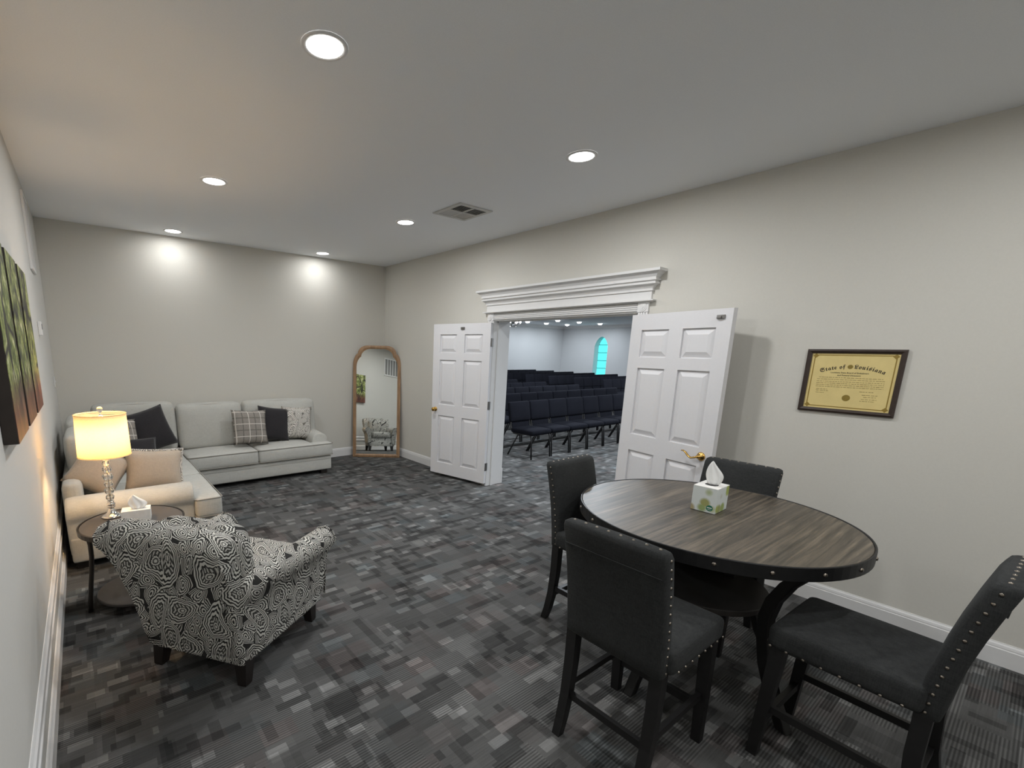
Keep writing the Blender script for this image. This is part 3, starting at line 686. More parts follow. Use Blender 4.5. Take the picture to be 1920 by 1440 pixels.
# back cushions lean back and puff
def lean_y(p): return Vector((p.x, p.y + 0.22 * (p.z) * 0.55, p.z))
def lean_x(p): return Vector((p.x - 0.22 * (p.z) * 0.45, p.y, p.z))
for x0, x1, zt in ((0.02, 0.862, 1.045), (0.885, 1.662, 1.005), (1.690, 2.690, 1.01)):
    s = sbox('back_cushion', x0, x1, 6.27, 6.49, 0.45, zt, 0.06, (0.01, 0.035, 0.012), (7, 3, 6), fn=lean_y)
    bm = nb(); h = (zt + 0.45) / 2; a = zt - h - 0.014
    tube(bm, [(x0 + 0.03, 6.30 + 0.121 * a, zt - 0.028), (x0 + 0.06, 6.30 + 0.121 * a, zt - 0.014), ((x0 + x1) / 2, 6.298 + 0.121 * a, zt - 0.006), (x1 - 0.06, 6.30 + 0.121 * a, zt - 0.014), (x1 - 0.03, 6.30 + 0.121 * a, zt - 0.028)], 0.005, 6)
    wfin('piping', bm, 'sofa_seam', sofa, parent=s)
for y0, y1, zt in ((4.70, 5.30, 0.975), (5.32, 5.92, 1.01)):
    sbox('back_cushion', -0.17, 0.08, y0, y1, 0.45, zt, 0.06, (0.035, 0.01, 0.012), (3, 7, 6), fn=lean_x)
# arms: rolled outwards
def arm_ring(s, k=1.0):
    pts = [(0.11, 0.06), (0.11, 0.40), (0.105, 0.50), (0.075, 0.555), (0.02, 0.575), (-0.045, 0.572), (-0.10, 0.545), (-0.13, 0.49), (-0.122, 0.435), (-0.09, 0.395), (-0.075, 0.36), (-0.07, 0.06)]
    return [(u * s, v) for u, v in pts]
bm = nb()
for i in (1,):
    rr = []
    for t_, sc in ((-0.225, 0.90), (-0.215, 1.0), (0.10, 1.0), (0.40, 1.0), (0.62, 1.0), (0.655, 0.985), (0.668, 0.90)):
        rr.append([(t_, 4.27 + u * sc, 0.06 + (v - 0.06) * (1 - (1 - sc) * 0.25)) for u, v in arm_ring(1.0)])
    loft(bm, rr)
wfin('arm', bm, 'sofa', sofa, True, 2)
bm = nb(); rr = []
for t_, sc in ((6.60, 0.95), (6.56, 1.0), (6.3, 1.0), (6.0, 1.0), (5.95, 0.985), (5.935, 0.90)):
    zk = 0.99 + 0.10 * max(0, (t_ - 5.95)) 
    rr.append([(2.595 - u * sc, t_, (0.06 + (v - 0.06) * (1 - (1 - sc) * 0.25)) * zk) for u, v in arm_ring(1.0)])
loft(bm, rr); wfin('arm', bm, 'sofa', sofa, True, 2)

# ------------------------------------------------------------------ throw pillows
def pillow(name, label, c, w_, h_, th, yaw, tilt, roll, mat, back=None, n=14, group='throw pillows on the sofa', fringe=None):
    bm = nb(); V = {}
    for s in (-1, 1):
        for i in range(n + 1):
            for j in range(n + 1):
                u, v = -1 + 2 * i / n, -1 + 2 * j / n
                edge = i in (0, n) or j in (0, n)
                if edge and s == 1: V[(s, i, j)] = V[(-1, i, j)]; continue
                t_ = ((1 - u ** 4) * (1 - v ** 4)) ** 0.5 * (1 - 0.35 * (u * u + v * v) / 2)
                x = u * w_ / 2 * (1 - 0.075 * (1 - v * v)); z = v * h_ / 2 * (1 - 0.075 * (1 - u * u))
                V[(s, i, j)] = bm.verts.new((x, s * th / 2 * t_, z))
    for s in (-1, 1):
        for i in range(n):
            for j in range(n):
                f = bm.faces.new([V[(s, i, j)], V[(s, i + 1, j)], V[(s, i + 1, j + 1)], V[(s, i, j + 1)]][::s])
                f.material_index = 1 if (s == 1 and back) else 0
    o = finish(name, bm, mat, None, True)
    if back: o.data.materials.append(M[back])
    o.location = c; o.rotation_mode = 'QUATERNION'
    q = Euler((0, 0, yaw)).to_quaternion() @ Euler((tilt, 0, 0)).to_quaternion() @ Euler((0, roll, 0)).to_quaternion()
    o.rotation_quaternion = q
    if fringe:
        bm = nb(); pts = []
        for i in range(n + 1):
            u = -1 + 2 * i / n; pts.append((u * w_ / 2, 0.0, h_ / 2 * (1 - 0.075 * (1 - u * u))))
        for j in range(1, n + 1):
            v = 1 - 2 * j / n; pts.append((w_ / 2 * (1 - 0.075 * (1 - v * v)), 0.0, v * h_ / 2))
        tube(bm, pts, 0.013, 7); finish('edge_trim', bm, fringe, o, True)
    return tag(o, label, 'pillow', group)
R_ = math.radians
pillow('plaid_pillow', 'grey plaid throw pillow with white lines, front of the three by the right arm', (1.690, 6.07, 0.705), 0.46, 0.46, 0.17, R_(6), R_(-16), R_(4), 'plaid')
pillow('dark_pillow', 'charcoal throw pillow between the plaid and the paisley ones by the right arm', (2.040, 6.185, 0.705), 0.45, 0.47, 0.16, R_(4), R_(-14), R_(9), 'dark_pillow')
pillow('paisley_pillow', 'grey and white paisley throw pillow against the right sofa arm', (2.375, 6.20, 0.695), 0.43, 0.46, 0.15, R_(-6), R_(-12), R_(4), 'paisley_small')
pillow('dark_pillow', 'large charcoal throw pillow standing in the sofa corner', (0.55, 6.06, 0.76), 0.50, 0.50, 0.17, R_(18), R_(-17), R_(-13), 'dark_pillow')
pillow('paisley_pillow', 'paisley throw pillow mostly hidden behind the lamp shade in the sofa corner', (0.12, 6.13, 0.79), 0.42, 0.44, 0.13, R_(40), R_(-12), R_(3), 'paisley_small')
pillow('plaid_pillow', 'grey plaid throw pillow half hidden by the lamp shade', (0.24, 5.80, 0.725), 0.46, 0.46, 0.14, R_(38), R_(-15), R_(8), 'plaid')
pillow('dark_pillow', 'low charcoal throw pillow in front of the others, just right of the lamp shade', (0.32, 5.42, 0.625), 0.50, 0.34, 0.15, R_(16), R_(-22), R_(4), 'dark_pillow')
pillow('beige_pillow', 'beige throw pillow with patterned edge resting behind the near sofa arm', (0.425, 4.57, 0.645), 0.46, 0.36, 0.16, R_(4), R_(-14), R_(6), 'beige_pillow', 'paisley_small', fringe='paisley_small')
pillow('beige_pillow', 'large beige throw pillow tilted against the left back cushion', (0.02, 4.575, 0.690), 0.38, 0.38, 0.16, R_(6), R_(-20), R_(36), 'beige_pillow')

# ------------------------------------------------------------------ side table, lamp, small tissue box
tb = thing('side_table', 'round grey-topped side table with bowed dark legs between armchair and sofa', 'table', (0.170, 3.50, 0))
bm = nb(); lathe(bm, [(0.298, 0.540), (0.302, 0.546), (0.302, 0.559), (0.298, 0.562)], 48); finish('tabletop', bm, 'side_top', tb)
bm = nb(); lathe(bm, [(0.303, 0.532), (0.311, 0.532), (0.312, 0.563), (0.303, 0.5635)], 48, cap=False); finish('rim', bm, 'side_metal', tb)
bm = nb(); lathe(bm, [(0.245, 0.062), (0.25, 0.066), (0.25, 0.080), (0.245, 0.084)], 40); finish('lower_shelf', bm, 'side_top', tb)
for k in range(4):
    a = R_(8 + 90 * k); bm = nb()
    tube(bm, [(r * math.cos(a), r * math.sin(a), z) for r, z in ((0.295, 0.0), (0.290, 0.06), (0.278, 0.16), (0.262, 0.28), (0.252, 0.38), (0.252, 0.46), (0.262, 0.54))], 0.014, 8)
    finish('leg', bm, 'side_metal', tb, True)
TZ = 0.5635
lp = thing('table_lamp', 'lit table lamp with cream drum shade and crystal ball stem', 'lamp', (0.060, 3.66, TZ))
bm = nb(); lathe(bm, [(0.062, 0.0), (0.064, 0.008), (0.05, 0.016), (0.030, 0.030), (0.018, 0.052), (0.014, 0.066)], 28); finish('base', bm, 'chrome', lp, True)
bm = nb(); lathe(bm, [(0.010, 0.062), (0.024, 0.068), (0.026, 0.074), (0.018, 0.080), (0.026, 0.086), (0.026, 0.094), (0.016, 0.100), (0.022, 0.108), (0.016, 0.116), (0.008, 0.118)], 24); finish('collar', bm, 'chrome', lp, True)
zc = 0.118
for k, rr in enumerate((0.026, 0.030, 0.028, 0.032, 0.028, 0.026)):
    bm = nb(); hh = rr * 1.55
    lathe(bm, [(0.006, 0), (rr * 0.75, 0.004), (rr, hh * 0.35), (rr, hh * 0.65), (rr * 0.75, hh - 0.004), (0.006, hh)], 10, (0, 0, zc)); finish('crystal', bm, 'crystal', lp)
    zc += hh + 0.004
bm = nb(); tube(bm, [(0, 0, 0.06), (0, 0, 0.45)], 0.004, 8); tube(bm, [(0, 0, 0.44), (0, 0, 0.50)], 0.014, 10); finish('rod', bm, 'chrome', lp, True)
bm = nb(); tube(bm, [(0, 0, 0.44), (0.05, 0, 0.50), (0.062, 0, 0.58), (0.035, 0, 0.68), (0, 0, 0.708), (-0.035, 0, 0.68), (-0.062, 0, 0.58), (-0.05, 0, 0.50), (0, 0, 0.44)], 0.0022, 6); finish('harp', bm, 'chrome', lp, True)
SB, ST = 0.435, 0.712
bm = nb(); lathe(bm, [(0.152, SB), (0.145, ST)], 48, cap=False); sh = finish('shade', bm, 'shade', lp, True)
sd = sh.modifiers.new('thickness', 'SOLIDIFY'); sd.thickness = 0.002
bm = nb(); tube(bm, [(0.152 * math.cos(a), 0.152 * math.sin(a), SB) for a in [2 * PI * k / 40 for k in range(40)]], 0.003, 6, True); tube(bm, [(0.1452 * math.cos(a), 0.1452 * math.sin(a), ST) for a in [2 * PI * k / 40 for k in range(40)]], 0.003, 6, True)
finish('shade_hem', bm, 'shade', sh, True)
bm = nb()
for k in range(3): tube(bm, [(0, 0, 0.706), (0.145 * math.cos(2.1 * k), 0.145 * math.sin(2.1 * k), 0.706)], 0.002, 6)
finish('spider', bm, 'chrome', sh)
bm = nb(); lathe(bm, [(0.004, 0.708), (0.010, 0.716), (0.006, 0.722), (0.016, 0.732), (0.019, 0.744), (0.014, 0.756), (0.004, 0.761)], 14); finish('finial', bm, 'crystal', lp, True)
bm = nb(); lathe(bm, [(0.012, 0.455), (0.013, 0.47), (0.022, 0.49), (0.023, 0.50), (0.018, 0.512), (0.005, 0.518)], 16); finish('bulb', bm, emission('warm_bulb', (1.0, 0.72, 0.40), 30.0), lp, True)
ld = bpy.data.lights.new('bulb_light', 'POINT'); ld.energy = LAMP_W; ld.color = (1.0, 0.66, 0.34); ld.shadow_soft_size = 0.035
lo = bpy.data.objects.new('bulb_light', ld); C.objects.link(lo); lo.parent = lp; lo.location = (0, 0, 0.545)

def tissue_sheet(bm, c, s, hs=1.15):
    """pulled-up tissue: flat folded fan, widest a third of the way up, tip leaning to one side"""
    prof = [(0.50, 0.0, 0.0, 0.30), (0.62, 0.16, -0.03, 0.26), (0.74, 0.34, -0.02, 0.22), (0.72, 0.50, 0.04, 0.19), (0.56, 0.68, 0.14, 0.16), (0.38, 0.86, 0.24, 0.12), (0.20, 1.02, 0.30, 0.08), (0.07, 1.12, 0.32, 0.04)]
    rings = []
    for i, (w_, z, off, dep) in enumerate(prof):
        ring = []
        for k in range(28):
            a = 2 * PI * k / 28; f = 1 + 0.10 * math.sin(3 * a + 0.9 * i); g = 1 + 0.55 * math.sin(7 * a + 0.5 * i) * (1 - 0.08 * i)
            ring.append((c[0] + s * (w_ * math.cos(a) * f - off), c[1] + s * (dep * math.sin(a) * g + off * 0.15), c[2] + s * (z + (0.05 * math.cos(a + 0.6) if i > 1 else 0)) * hs))
        rings.append(ring)
    loft(bm, rings)
tx = thing('tissue_box', 'pale tissue box on the side table beside the lamp', 'tissue box', (0.195, 3.515, TZ), R_(-8))
bm = nb(); bbox(bm, -0.085, 0.085, -0.05, 0.05, 0, 0.075, 0.002); finish('carton', bm, 'tissue_plain', tx)
bm = nb(); tissue_sheet(bm, (0.01, 0, 0.073), 0.075); finish('tissue', bm, 'paper', tx, True, 1)

# ------------------------------------------------------------------ paisley armchair
ac = thing('armchair', 'black and white paisley armchair with rolled arms, seen from behind', 'armchair', (0.60, 2.62, 0), R_(37.5 - 90))
bm = nb()
rr = []
for y, hx in ((-0.345, 0.285), (-0.335, 0.295), (-0.1, 0.318), (0.15, 0.340), (0.35, 0.355), (0.36, 0.345)):
    rr.append([(sx * hx, y, z) for sx, z in ((-1, 0.13), (-1, 0.14), (-1, 0.33), (-0.96, 0.345), (0.96, 0.345), (1, 0.33), (1, 0.14), (1, 0.13))])
loft(bm, rr); finish('frame', bm, 'paisley', ac, True)
for sx in (-1, 1):
    for sy, yy in ((-1, -0.29), (1, 0.305)):
        bm = nb(); bar(bm, (sx * (0.262 if sy < 0 else 0.29), yy, 0.14), (sx * (0.272 if sy < 0 else 0.30), yy + sy * (0.02 if sy < 0 else 0.01), 0.0), 0.075, 0.075, 0.05, 0.05); finish('leg', bm, 'foot', ac)
def chair_arm(sx):
    bm = nb(); rr = []
    for y, k, up, sc in ((-0.40, -0.035, 0.03, 0.92), (-0.30, -0.03, 0.03, 1.0), (-0.10, -0.012, 0.015, 1.0), (0.10, 0.0, 0.0, 1.0), (0.28, 0.012, 0.0, 1.0), (0.375, 0.018, 0.0, 1.0), (0.398, 0.018, 0.0, 0.93)):
        ring = []
        for u, v in ((0.245, 0.16), (0.250, 0.40), (0.250, 0.50), (0.265, 0.565), (0.305, 0.612), (0.36, 0.628), (0.415, 0.605), (0.437, 0.555), (0.42, 0.505), (0.385, 0.470), (0.362, 0.40), (0.350, 0.28), (0.338, 0.13)):
            cu, cv = 0.33, 0.36
            ring.append((sx * (cu + (u - cu) * sc + k), y, cv + (v - cv) * (0.5 + 0.5 * sc) + (up if v > 0.45 else 0)))
        rr.append(ring)
    loft(bm, rr); finish('arm', bm, 'paisley', ac, True, 2)
    # welt round the arm front
    bm = nb(); tube(bm, [(sx * (u + 0.018), 0.397, v) for u, v in ((0.255, 0.36), (0.256, 0.50), (0.272, 0.563), (0.31, 0.606), (0.36, 0.620), (0.41, 0.598), (0.429, 0.555), (0.412, 0.510), (0.378, 0.475), (0.357, 0.40), (0.342, 0.16))], 0.006, 6); finish('welt', bm, 'paisley', ac, True)
chair_arm(1); chair_arm(-1)
BP = [(-0.20, 0.34), (-0.215, 0.50), (-0.255, 0.66), (-0.305, 0.79), (-0.370, 0.872), (-0.440, 0.905), (-0.500, 0.890), (-0.538, 0.850), (-0.540, 0.800), (-0.498, 0.745), (-0.455, 0.65), (-0.405, 0.42), (-0.357, 0.20), (-0.345, 0.13), (-0.24, 0.13)]
def bw(z): return 0.285 + 0.080 * max(0, min(1, (z - 0.13) / 0.70)) ** 0.9
bm = nb(); rr = []
for u, sc in ((-1.0, 0.90), (-0.975, 0.985), (-0.9, 1.0), (-0.75, 1.0), (-0.45, 1.0), (0, 1.0), (0.45, 1.0), (0.75, 1.0), (0.9, 1.0), (0.975, 0.985), (1.0, 0.90)):
    cy = lambda z: -0.22 - 0.18 * max(0, min(1, (z - 0.13) / 0.7))
    rr.append([(u * bw(z), cy(z) + (y - cy(z)) * sc, z if z < 0.2 else 0.45 + (z - 0.45) * (0.55 + 0.45 * sc) * (1.005 - 0.07 * max(0, (abs(u) - 0.42) / 0.58) ** 2.2)) for y, z in BP])
loft(bm, rr); bk = finish('backrest', bm, 'paisley', ac, True, 2)
for sx in (-1, 1):
    bm = nb(); dz = lambda z: 0.45 + (z - 0.45) * 0.93 if z > 0.45 else z
    tube(bm, [(sx * (bw(z) * 0.985), y - 0.003, dz(z)) for y, z in ((-0.442, 0.898), (-0.497, 0.886), (-0.530, 0.850), (-0.532, 0.802), (-0.494, 0.748), (-0.454, 0.65), (-0.40, 0.44), (-0.362, 0.24), (-0.35, 0.15))], 0.006, 6); finish('welt', bm, 'paisley', bk, True)
bm = nb(); soft_box(bm, (0, 0.085, 0.415), (0.50, 0.62, 0.15), 0.05, (7, 7, 3), (0.008, 0.012, 0.025)); finish('seat_cushion', bm, 'paisley', ac, True)
bm = nb(); soft_box(bm, (0, -0.20, 0.645), (0.50, 0.15, 0.38), 0.06, (7, 3, 6), (0.006, 0.04, 0.01), fn=lambda p: Vector((p.x, p.y - 0.20 * p.z, p.z))); finish('back_cushion', bm, 'paisley', ac, True)

# ------------------------------------------------------------------ leaning mirror in the corner
MW, MH = 0.765, 1.80
mr = thing('floor_mirror', 'tall oak-framed floor mirror with notched arch top leaning in the corner', 'mirror', (3.757, 6.338, 0), R_(-35.9))
LEAN = R_(5.6)
ML = Matrix.Rotation(-LEAN, 4, 'X')
def outline(hw_, h, ins=0.0, z0=0.0):
    """half profile of the notched arch, from bottom centre round the right side to the top"""
    pts = [(hw_, z0), (hw_, h - 0.30)]
    c1 = (hw_ - 0.135, h - 0.30)
    for k in range(1, 8):
        a = R_(90 * k / 8 * 0.72); pts.append((c1[0] + 0.135 * math.cos(a), c1[1] + 0.20 * math.sin(a)))
    x0_, z0_ = pts[-1]
    pts.append((x0_ - 0.012, z0_ + 0.004))
    c2x = hw_ - 0.20
    for k in range(1, 8):
        a = R_(90 * k / 7); pts.append((c2x - 0.03 + (x0_ - 0.012 - c2x + 0.03) * math.cos(a), z0_ + 0.004 + (h - z0_ - 0.004) * math.sin(a)))
    return pts
def closed(hw_, h, z0): 
    p = outline(hw_, h, 0, z0); return p + [(-x, z) for x, z in reversed(p)]
ow, od = MW / 2, 0.028
outer = closed(ow, MH, 0.0); mid = closed(ow - 0.030, MH - 0.030, 0.030); inner = closed(ow - 0.052, MH - 0.052, 0.052)
bm = nb()
seq = [(outer, od / 2), (outer, -od / 2 + 0.004), (mid, -od / 2 - 0.004), (inner, -od / 2 + 0.008), (inner, od / 2 - 0.004), (outer, od / 2)]
RR = [[bm.verts.new(ML @ Vector((x, y, z))) for x, z in q] for q, y in seq[:-1]]
n_ = len(outer)
for i in range(len(RR)):
    A, B = RR[i], RR[(i + 1) % len(RR)]
    for k in range(n_): bm.faces.new([A[k], A[(k + 1) % n_], B[(k + 1) % n_], B[k]])
finish('frame', bm, 'oak', mr)
bm = nb(); gl = closed(ow - 0.050, MH - 0.050, 0.050)
bm.faces.new([bm.verts.new(ML @ Vector((x, -0.001, z))) for x, z in gl])
o = finish('mirror_glass', bm, 'mirror', mr, recalc=False)
bm = nb(); loft(bm, [[ML @ Vector((x, y, z)) for x, z in closed(ow - 0.02, MH - 0.02, 0.02)] for y in (0.006, 0.012)]); finish('backing_board', bm, 'foot', mr)

# ------------------------------------------------------------------ canvas prints on the left wall
for k, (y0, y1, lab) in enumerate(((2.28, 2.69, 'forest canvas print nearest the camera on the left wall'), (2.77, 3.20, 'middle forest canvas print on the left wall'), (3.285, 3.73, 'forest canvas print farthest from the camera, above the lamp'))):
    t = thing('canvas_print', lab, 'picture', (XL, (y0 + y1) / 2, 1.345), 0, 'three forest canvas prints')
    hw_ = (y1 - y0) / 2
    bm = nb(); bbox(bm, 0.0012, 0.047, -hw_, hw_, 0, 0.785, 0.002, 1); finish('canvas', bm, 'canvas_side', t)
    bm = nb(); box(bm, 0.0465, 0.0478, -hw_ + 0.001, hw_ - 0.001, 0.001, 0.784); finish('printed_face', bm, canvas_mat('forest_print', 1.7 + 2.3 * k), t)
    bm = nb()
    for a in ((-hw_ + 0.01, -hw_ + 0.03), (hw_ - 0.03, hw_ - 0.01)): box(bm, 0.0005, 0.0012, a[0], a[1], 0.01, 0.775)
    finish('stretcher_bar', bm, 'oak', t)

# ------------------------------------------------------------------ certificate
ct = thing('framed_certificate', 'brown framed golden state certificate hanging on the right wall', 'certificate', (XR, 0.818, 1.577))
CW, CH_ = 0.245, 0.2125
CM = Matrix(((0, 0, -1, 0), (-1, 0, 0, 0), (0, 1, 0, 0), (0, 0, 0, 1)))      # local sheet (u right, v up, n out) -> wall
def cplace(bm): bmesh.ops.transform(bm, matrix=CM, verts=bm.verts[:]); return bm
bm = nb(); q = [[(sx * (CW - i), sy * (CH_ - i)) for sx, sy in ((-1, -1), (1, -1), (1, 1), (-1, 1))] for i in (0, 0, 0.012, 0.027, 0.027)]
loft(bm, [[(x, y, z) for x, y in r] for r, z in zip(q, (0.001, 0.016, 0.021, 0.012, 0.004))], cap=False); finish('frame', cplace(bm), 'frame_brown', ct)
bm = nb(); box(bm, -CW + 0.026, CW - 0.026, -CH_ + 0.026, CH_ - 0.026, 0.002, 0.006); finish('paper', cplace(bm), 'cert', ct)
bm = nb(); bx0, by0 = CW - 0.043, CH_ - 0.040
def strip(bm, x0, x1, y0, y1, z=0.0062): box(bm, x0, x1, y0, y1, 0.0055, z)
for s in (-1, 1):
    strip(bm, -bx0, bx0, s * by0 - 0.003, s * by0 + 0.003); strip(bm, s * bx0 - 0.003, s * bx0 + 0.003, -by0, by0)
    for s2 in (-1, 1): lathe(bm, [(0.016, 0.0055), (0.016, 0.0063)], 4, (s * (bx0 - 0.004), s2 * (by0 - 0.004), 0))
finish('border', cplace(bm), 'cert_gold', ct)
bm = nb(); lathe(bm, [(0.021, 0.0055), (0.021, 0.0066), (0.015, 0.0070)], 28, (0.0, -0.108, 0)); finish('gold_seal', cplace(bm), 'cert_seal', ct)
bm = nb()
lathe(bm, [(0.014, 0.0055), (0.014, 0.0063)], 20, (-0.009, 0.098, 0)); lathe(bm, [(0.010, 0.006), (0.009, 0.0068)], 20, (-0.009, 0.098, 0)); finish('state_emblem', cplace(bm), 'cert_seal', ct)
def text_mesh(txt, size):
    cu = bpy.data.curves.new('lettering', 'FONT'); cu.body = txt; cu.size = size; cu.align_x = 'CENTER'; cu.align_y = 'CENTER'; cu.resolution_u = 2; cu.extrude = 0.0002; cu.offset = size * 0.012
    ob = bpy.data.objects.new('lettering', cu); C.objects.link(ob); bpy.context.view_layer.update()
    me = bpy.data.meshes.new_from_object(ob.evaluated_get(bpy.context.evaluated_depsgraph_get()))
    wd = ob.dimensions.x
    bpy.data.objects.remove(ob); bpy.data.curves.remove(cu); return me, wd
def fraktur(s):
    out = ''
    for ch in s:
        if 'A' <= ch <= 'Z': out += chr(0x1D56C + ord(ch) - 65)
        elif 'a' <= ch <= 'z': out += chr(0x1D586 + ord(ch) - 97)
        else: out += ch
    return out
def lettering(txt, size, cx, cy, rot, mat, arc=None):
    """arc = radius: letters set one by one on a circle arc below"""
    bm = nb()
    if arc is None:
        me, _ = text_mesh(txt, size); t2 = bmesh.new(); t2.from_mesh(me); bpy.data.meshes.remove(me)
        merge(bm, t2, Matrix.Translation((cx, cy, 0.0064)) @ Matrix.Rotation(rot, 4, 'Z'))
    else:
        parts = []
        for ch in txt:
            if ch == ' ': parts.append((None, size * 0.34)); continue
            me, wd = text_mesh(ch, size); parts.append((me, wd + size * 0.07))
        tot = sum(p[1] for p in parts); s_ = -tot / 2
        for me, wd in parts:
            if me:
                u = s_ + wd / 2; a = (cx + u) / arc
                t2 = bmesh.new(); t2.from_mesh(me); bpy.data.meshes.remove(me)
                merge(bm, t2, Matrix.Translation((arc * math.sin(a), cy + arc * (math.cos(a) - 1), 0.0064)) @ Matrix.Rotation(-a, 4, 'Z'))
            s_ += wd
    return finish('lettering', cplace(bm), mat, ct)
lettering(fraktur('State of'), 0.035, -0.100, 0.098, 0, 'ink', 0.42)
lettering(fraktur('Louisiana'), 0.034, 0.090, 0.098, 0, 'ink', 0.42)
lettering('Louisiana State Board of Embalmers', 0.0132, -0.008, 0.058, 0, 'ink')
lettering('and Funeral Directors', 0.0132, -0.008, 0.041, 0, 'ink')
rnd = random.Random(3)
bm = nb()
for row, (y, x0, x1) in enumerate(((0.025, -0.16, 0.16), (0.012, -0.17, 0.17), (-0.002, -0.17, 0.17), (-0.014, -0.17, 0.17), (-0.026, -0.17, 0.17), (-0.038, -0.17, 0.17), (-0.056, -0.165, -0.105), (-0.066, -0.165, -0.10), (-0.080, -0.165, -0.12), (-0.062, 0.06, 0.13), (-0.082, 0.075, 0.15), (-0.095, 0.085, 0.145), (-0.110, 0.075, 0.15), (-0.122, 0.07, 0.14))):
    x = x0
    while x < x1:
        l_ = rnd.uniform(0.006, 0.02); l_ = min(l_, x1 - x)
        box(bm, x, x + l_, y - 0.0012 - rnd.random() * 0.0010, y + 0.0012, 0.0058, 0.0062); x += l_ + rnd.uniform(0.002, 0.005)
o = finish('script_lines', cplace(bm), 'ink_soft', ct); o['kind'] = 'stuff'

# ------------------------------------------------------------------ round counter table
TCX, TCY, TR = 2.672, 0.986, 0.656
tt = thing('round_table', 'round dark wood counter table with riveted black rim and lower shelf', 'table', (TCX, TCY, 0))
bm = nb(); lathe(bm, [(TR - 0.012, 0.852), (TR - 0.007, 0.858), (TR - 0.007, 0.893), (TR - 0.011, 0.8975), (0.3, 0.8985), (0.001, 0.8985)], 96); finish('tabletop', bm, 'tabletop', tt)
bm = nb(); lathe(bm, [(TR - 0.008, 0.838), (TR, 0.838), (TR + 0.001, 0.840), (TR + 0.001, 0.897), (TR - 0.001, 0.900), (TR - 0.006, 0.900), (TR - 0.008, 0.897)], 96, cap=False); finish('rim_band', bm, 'black_metal', tt)
for k in range(20):
    a = 2 * PI * (k + 0.35) / 20; bm = nb(); dome(bm, ((TR + 0.001) * math.cos(a), (TR + 0.001) * math.sin(a), 0.868), (math.cos(a), math.sin(a), 0), 0.0095, 0.007, 10); finish('rivet', bm, 'nail', tt, True)
bm = nb(); lathe(bm, [(0.322, 0.472), (0.326, 0.476), (0.326, 0.500), (0.322, 0.504), (0.001, 0.504)], 64); finish('shelf', bm, 'shelf_dark', tt)
for ang in (252, 176, 72, -27):
    a = R_(ang); bm = nb(); rr = []
    for z, r in ((0.0, 0.540), (0.05, 0.515), (0.14, 0.465), (0.26, 0.415), (0.40, 0.385), (0.50, 0.378), (0.60, 0.398), (0.70, 0.445), (0.78, 0.505), (0.852, 0.575)):
        w_ = 0.024; d_ = 0.029 if z > 0.05 else 0.027
        ca, sa = math.cos(a), math.sin(a)
        rr.append([(ca * (r + dr * d_) - sa * dt * w_, sa * (r + dr * d_) + ca * dt * w_, z) for dr, dt in ((-1, -1), (1, -1), (1, 1), (-1, 1))])
    loft(bm, rr); o = finish('leg', bm, 'black_wood', tt); bv = o.modifiers.new('bevel', 'BEVEL'); bv.width = 0.006; bv.segments = 2
tx = thing('tissue_box', 'leaf-print cube tissue box with a pulled tissue on the round table', 'tissue box', (2.728, 1.012, 0.900), R_(2))
hx, hy, hz = 0.080, 0.060, 0.138
bm = nb(); bbox(bm, -hx, hx, -hy, hy, 0.0, hz - 0.002, 0.0015, 1); finish('carton', bm, 'tissue_print', tx)
bm = nb(); bbox(bm, -hx - 0.0002, hx + 0.0002, -hy - 0.0002, hy + 0.0002, hz - 0.003, hz, 0.001, 1); finish('lid', bm, 'tissue_plain', tx)
bm = nb(); mk = Matrix.Translation((-hx, -0.032, 0.027)) @ Matrix.Rotation(-PI / 2, 4, 'Y'); lathe(bm, [(0.0165, 0), (0.0165, 0.0006)], 24, mtx=mk); lg = finish('round_logo', bm, 'logo_green', tx)
bm = nb(); box(bm, -hx - 0.0010, -hx - 0.0006, -0.032 - 0.012, -0.032 + 0.012, 0.0265, 0.0315); box(bm, -hx - 0.0010, -hx - 0.0006, -0.032 - 0.008, -0.032 + 0.008, 0.0185, 0.0205); finish('logo_lettering', bm, 'tissue_plain', lg)
bm = nb(); lathe(bm, [(0.032, 0), (0.032, 0.0008)], 20, (0, 0, hz)); finish('opening', bm, 'grille_dark', tx)
bm = nb(); tissue_sheet(bm, (0.006, 0, hz - 0.002), 0.056, 2.1); sc_ = finish('tissue', bm, 'paper', tx, True, 1); sc_.rotation_euler = (0, 0, R_(-60))

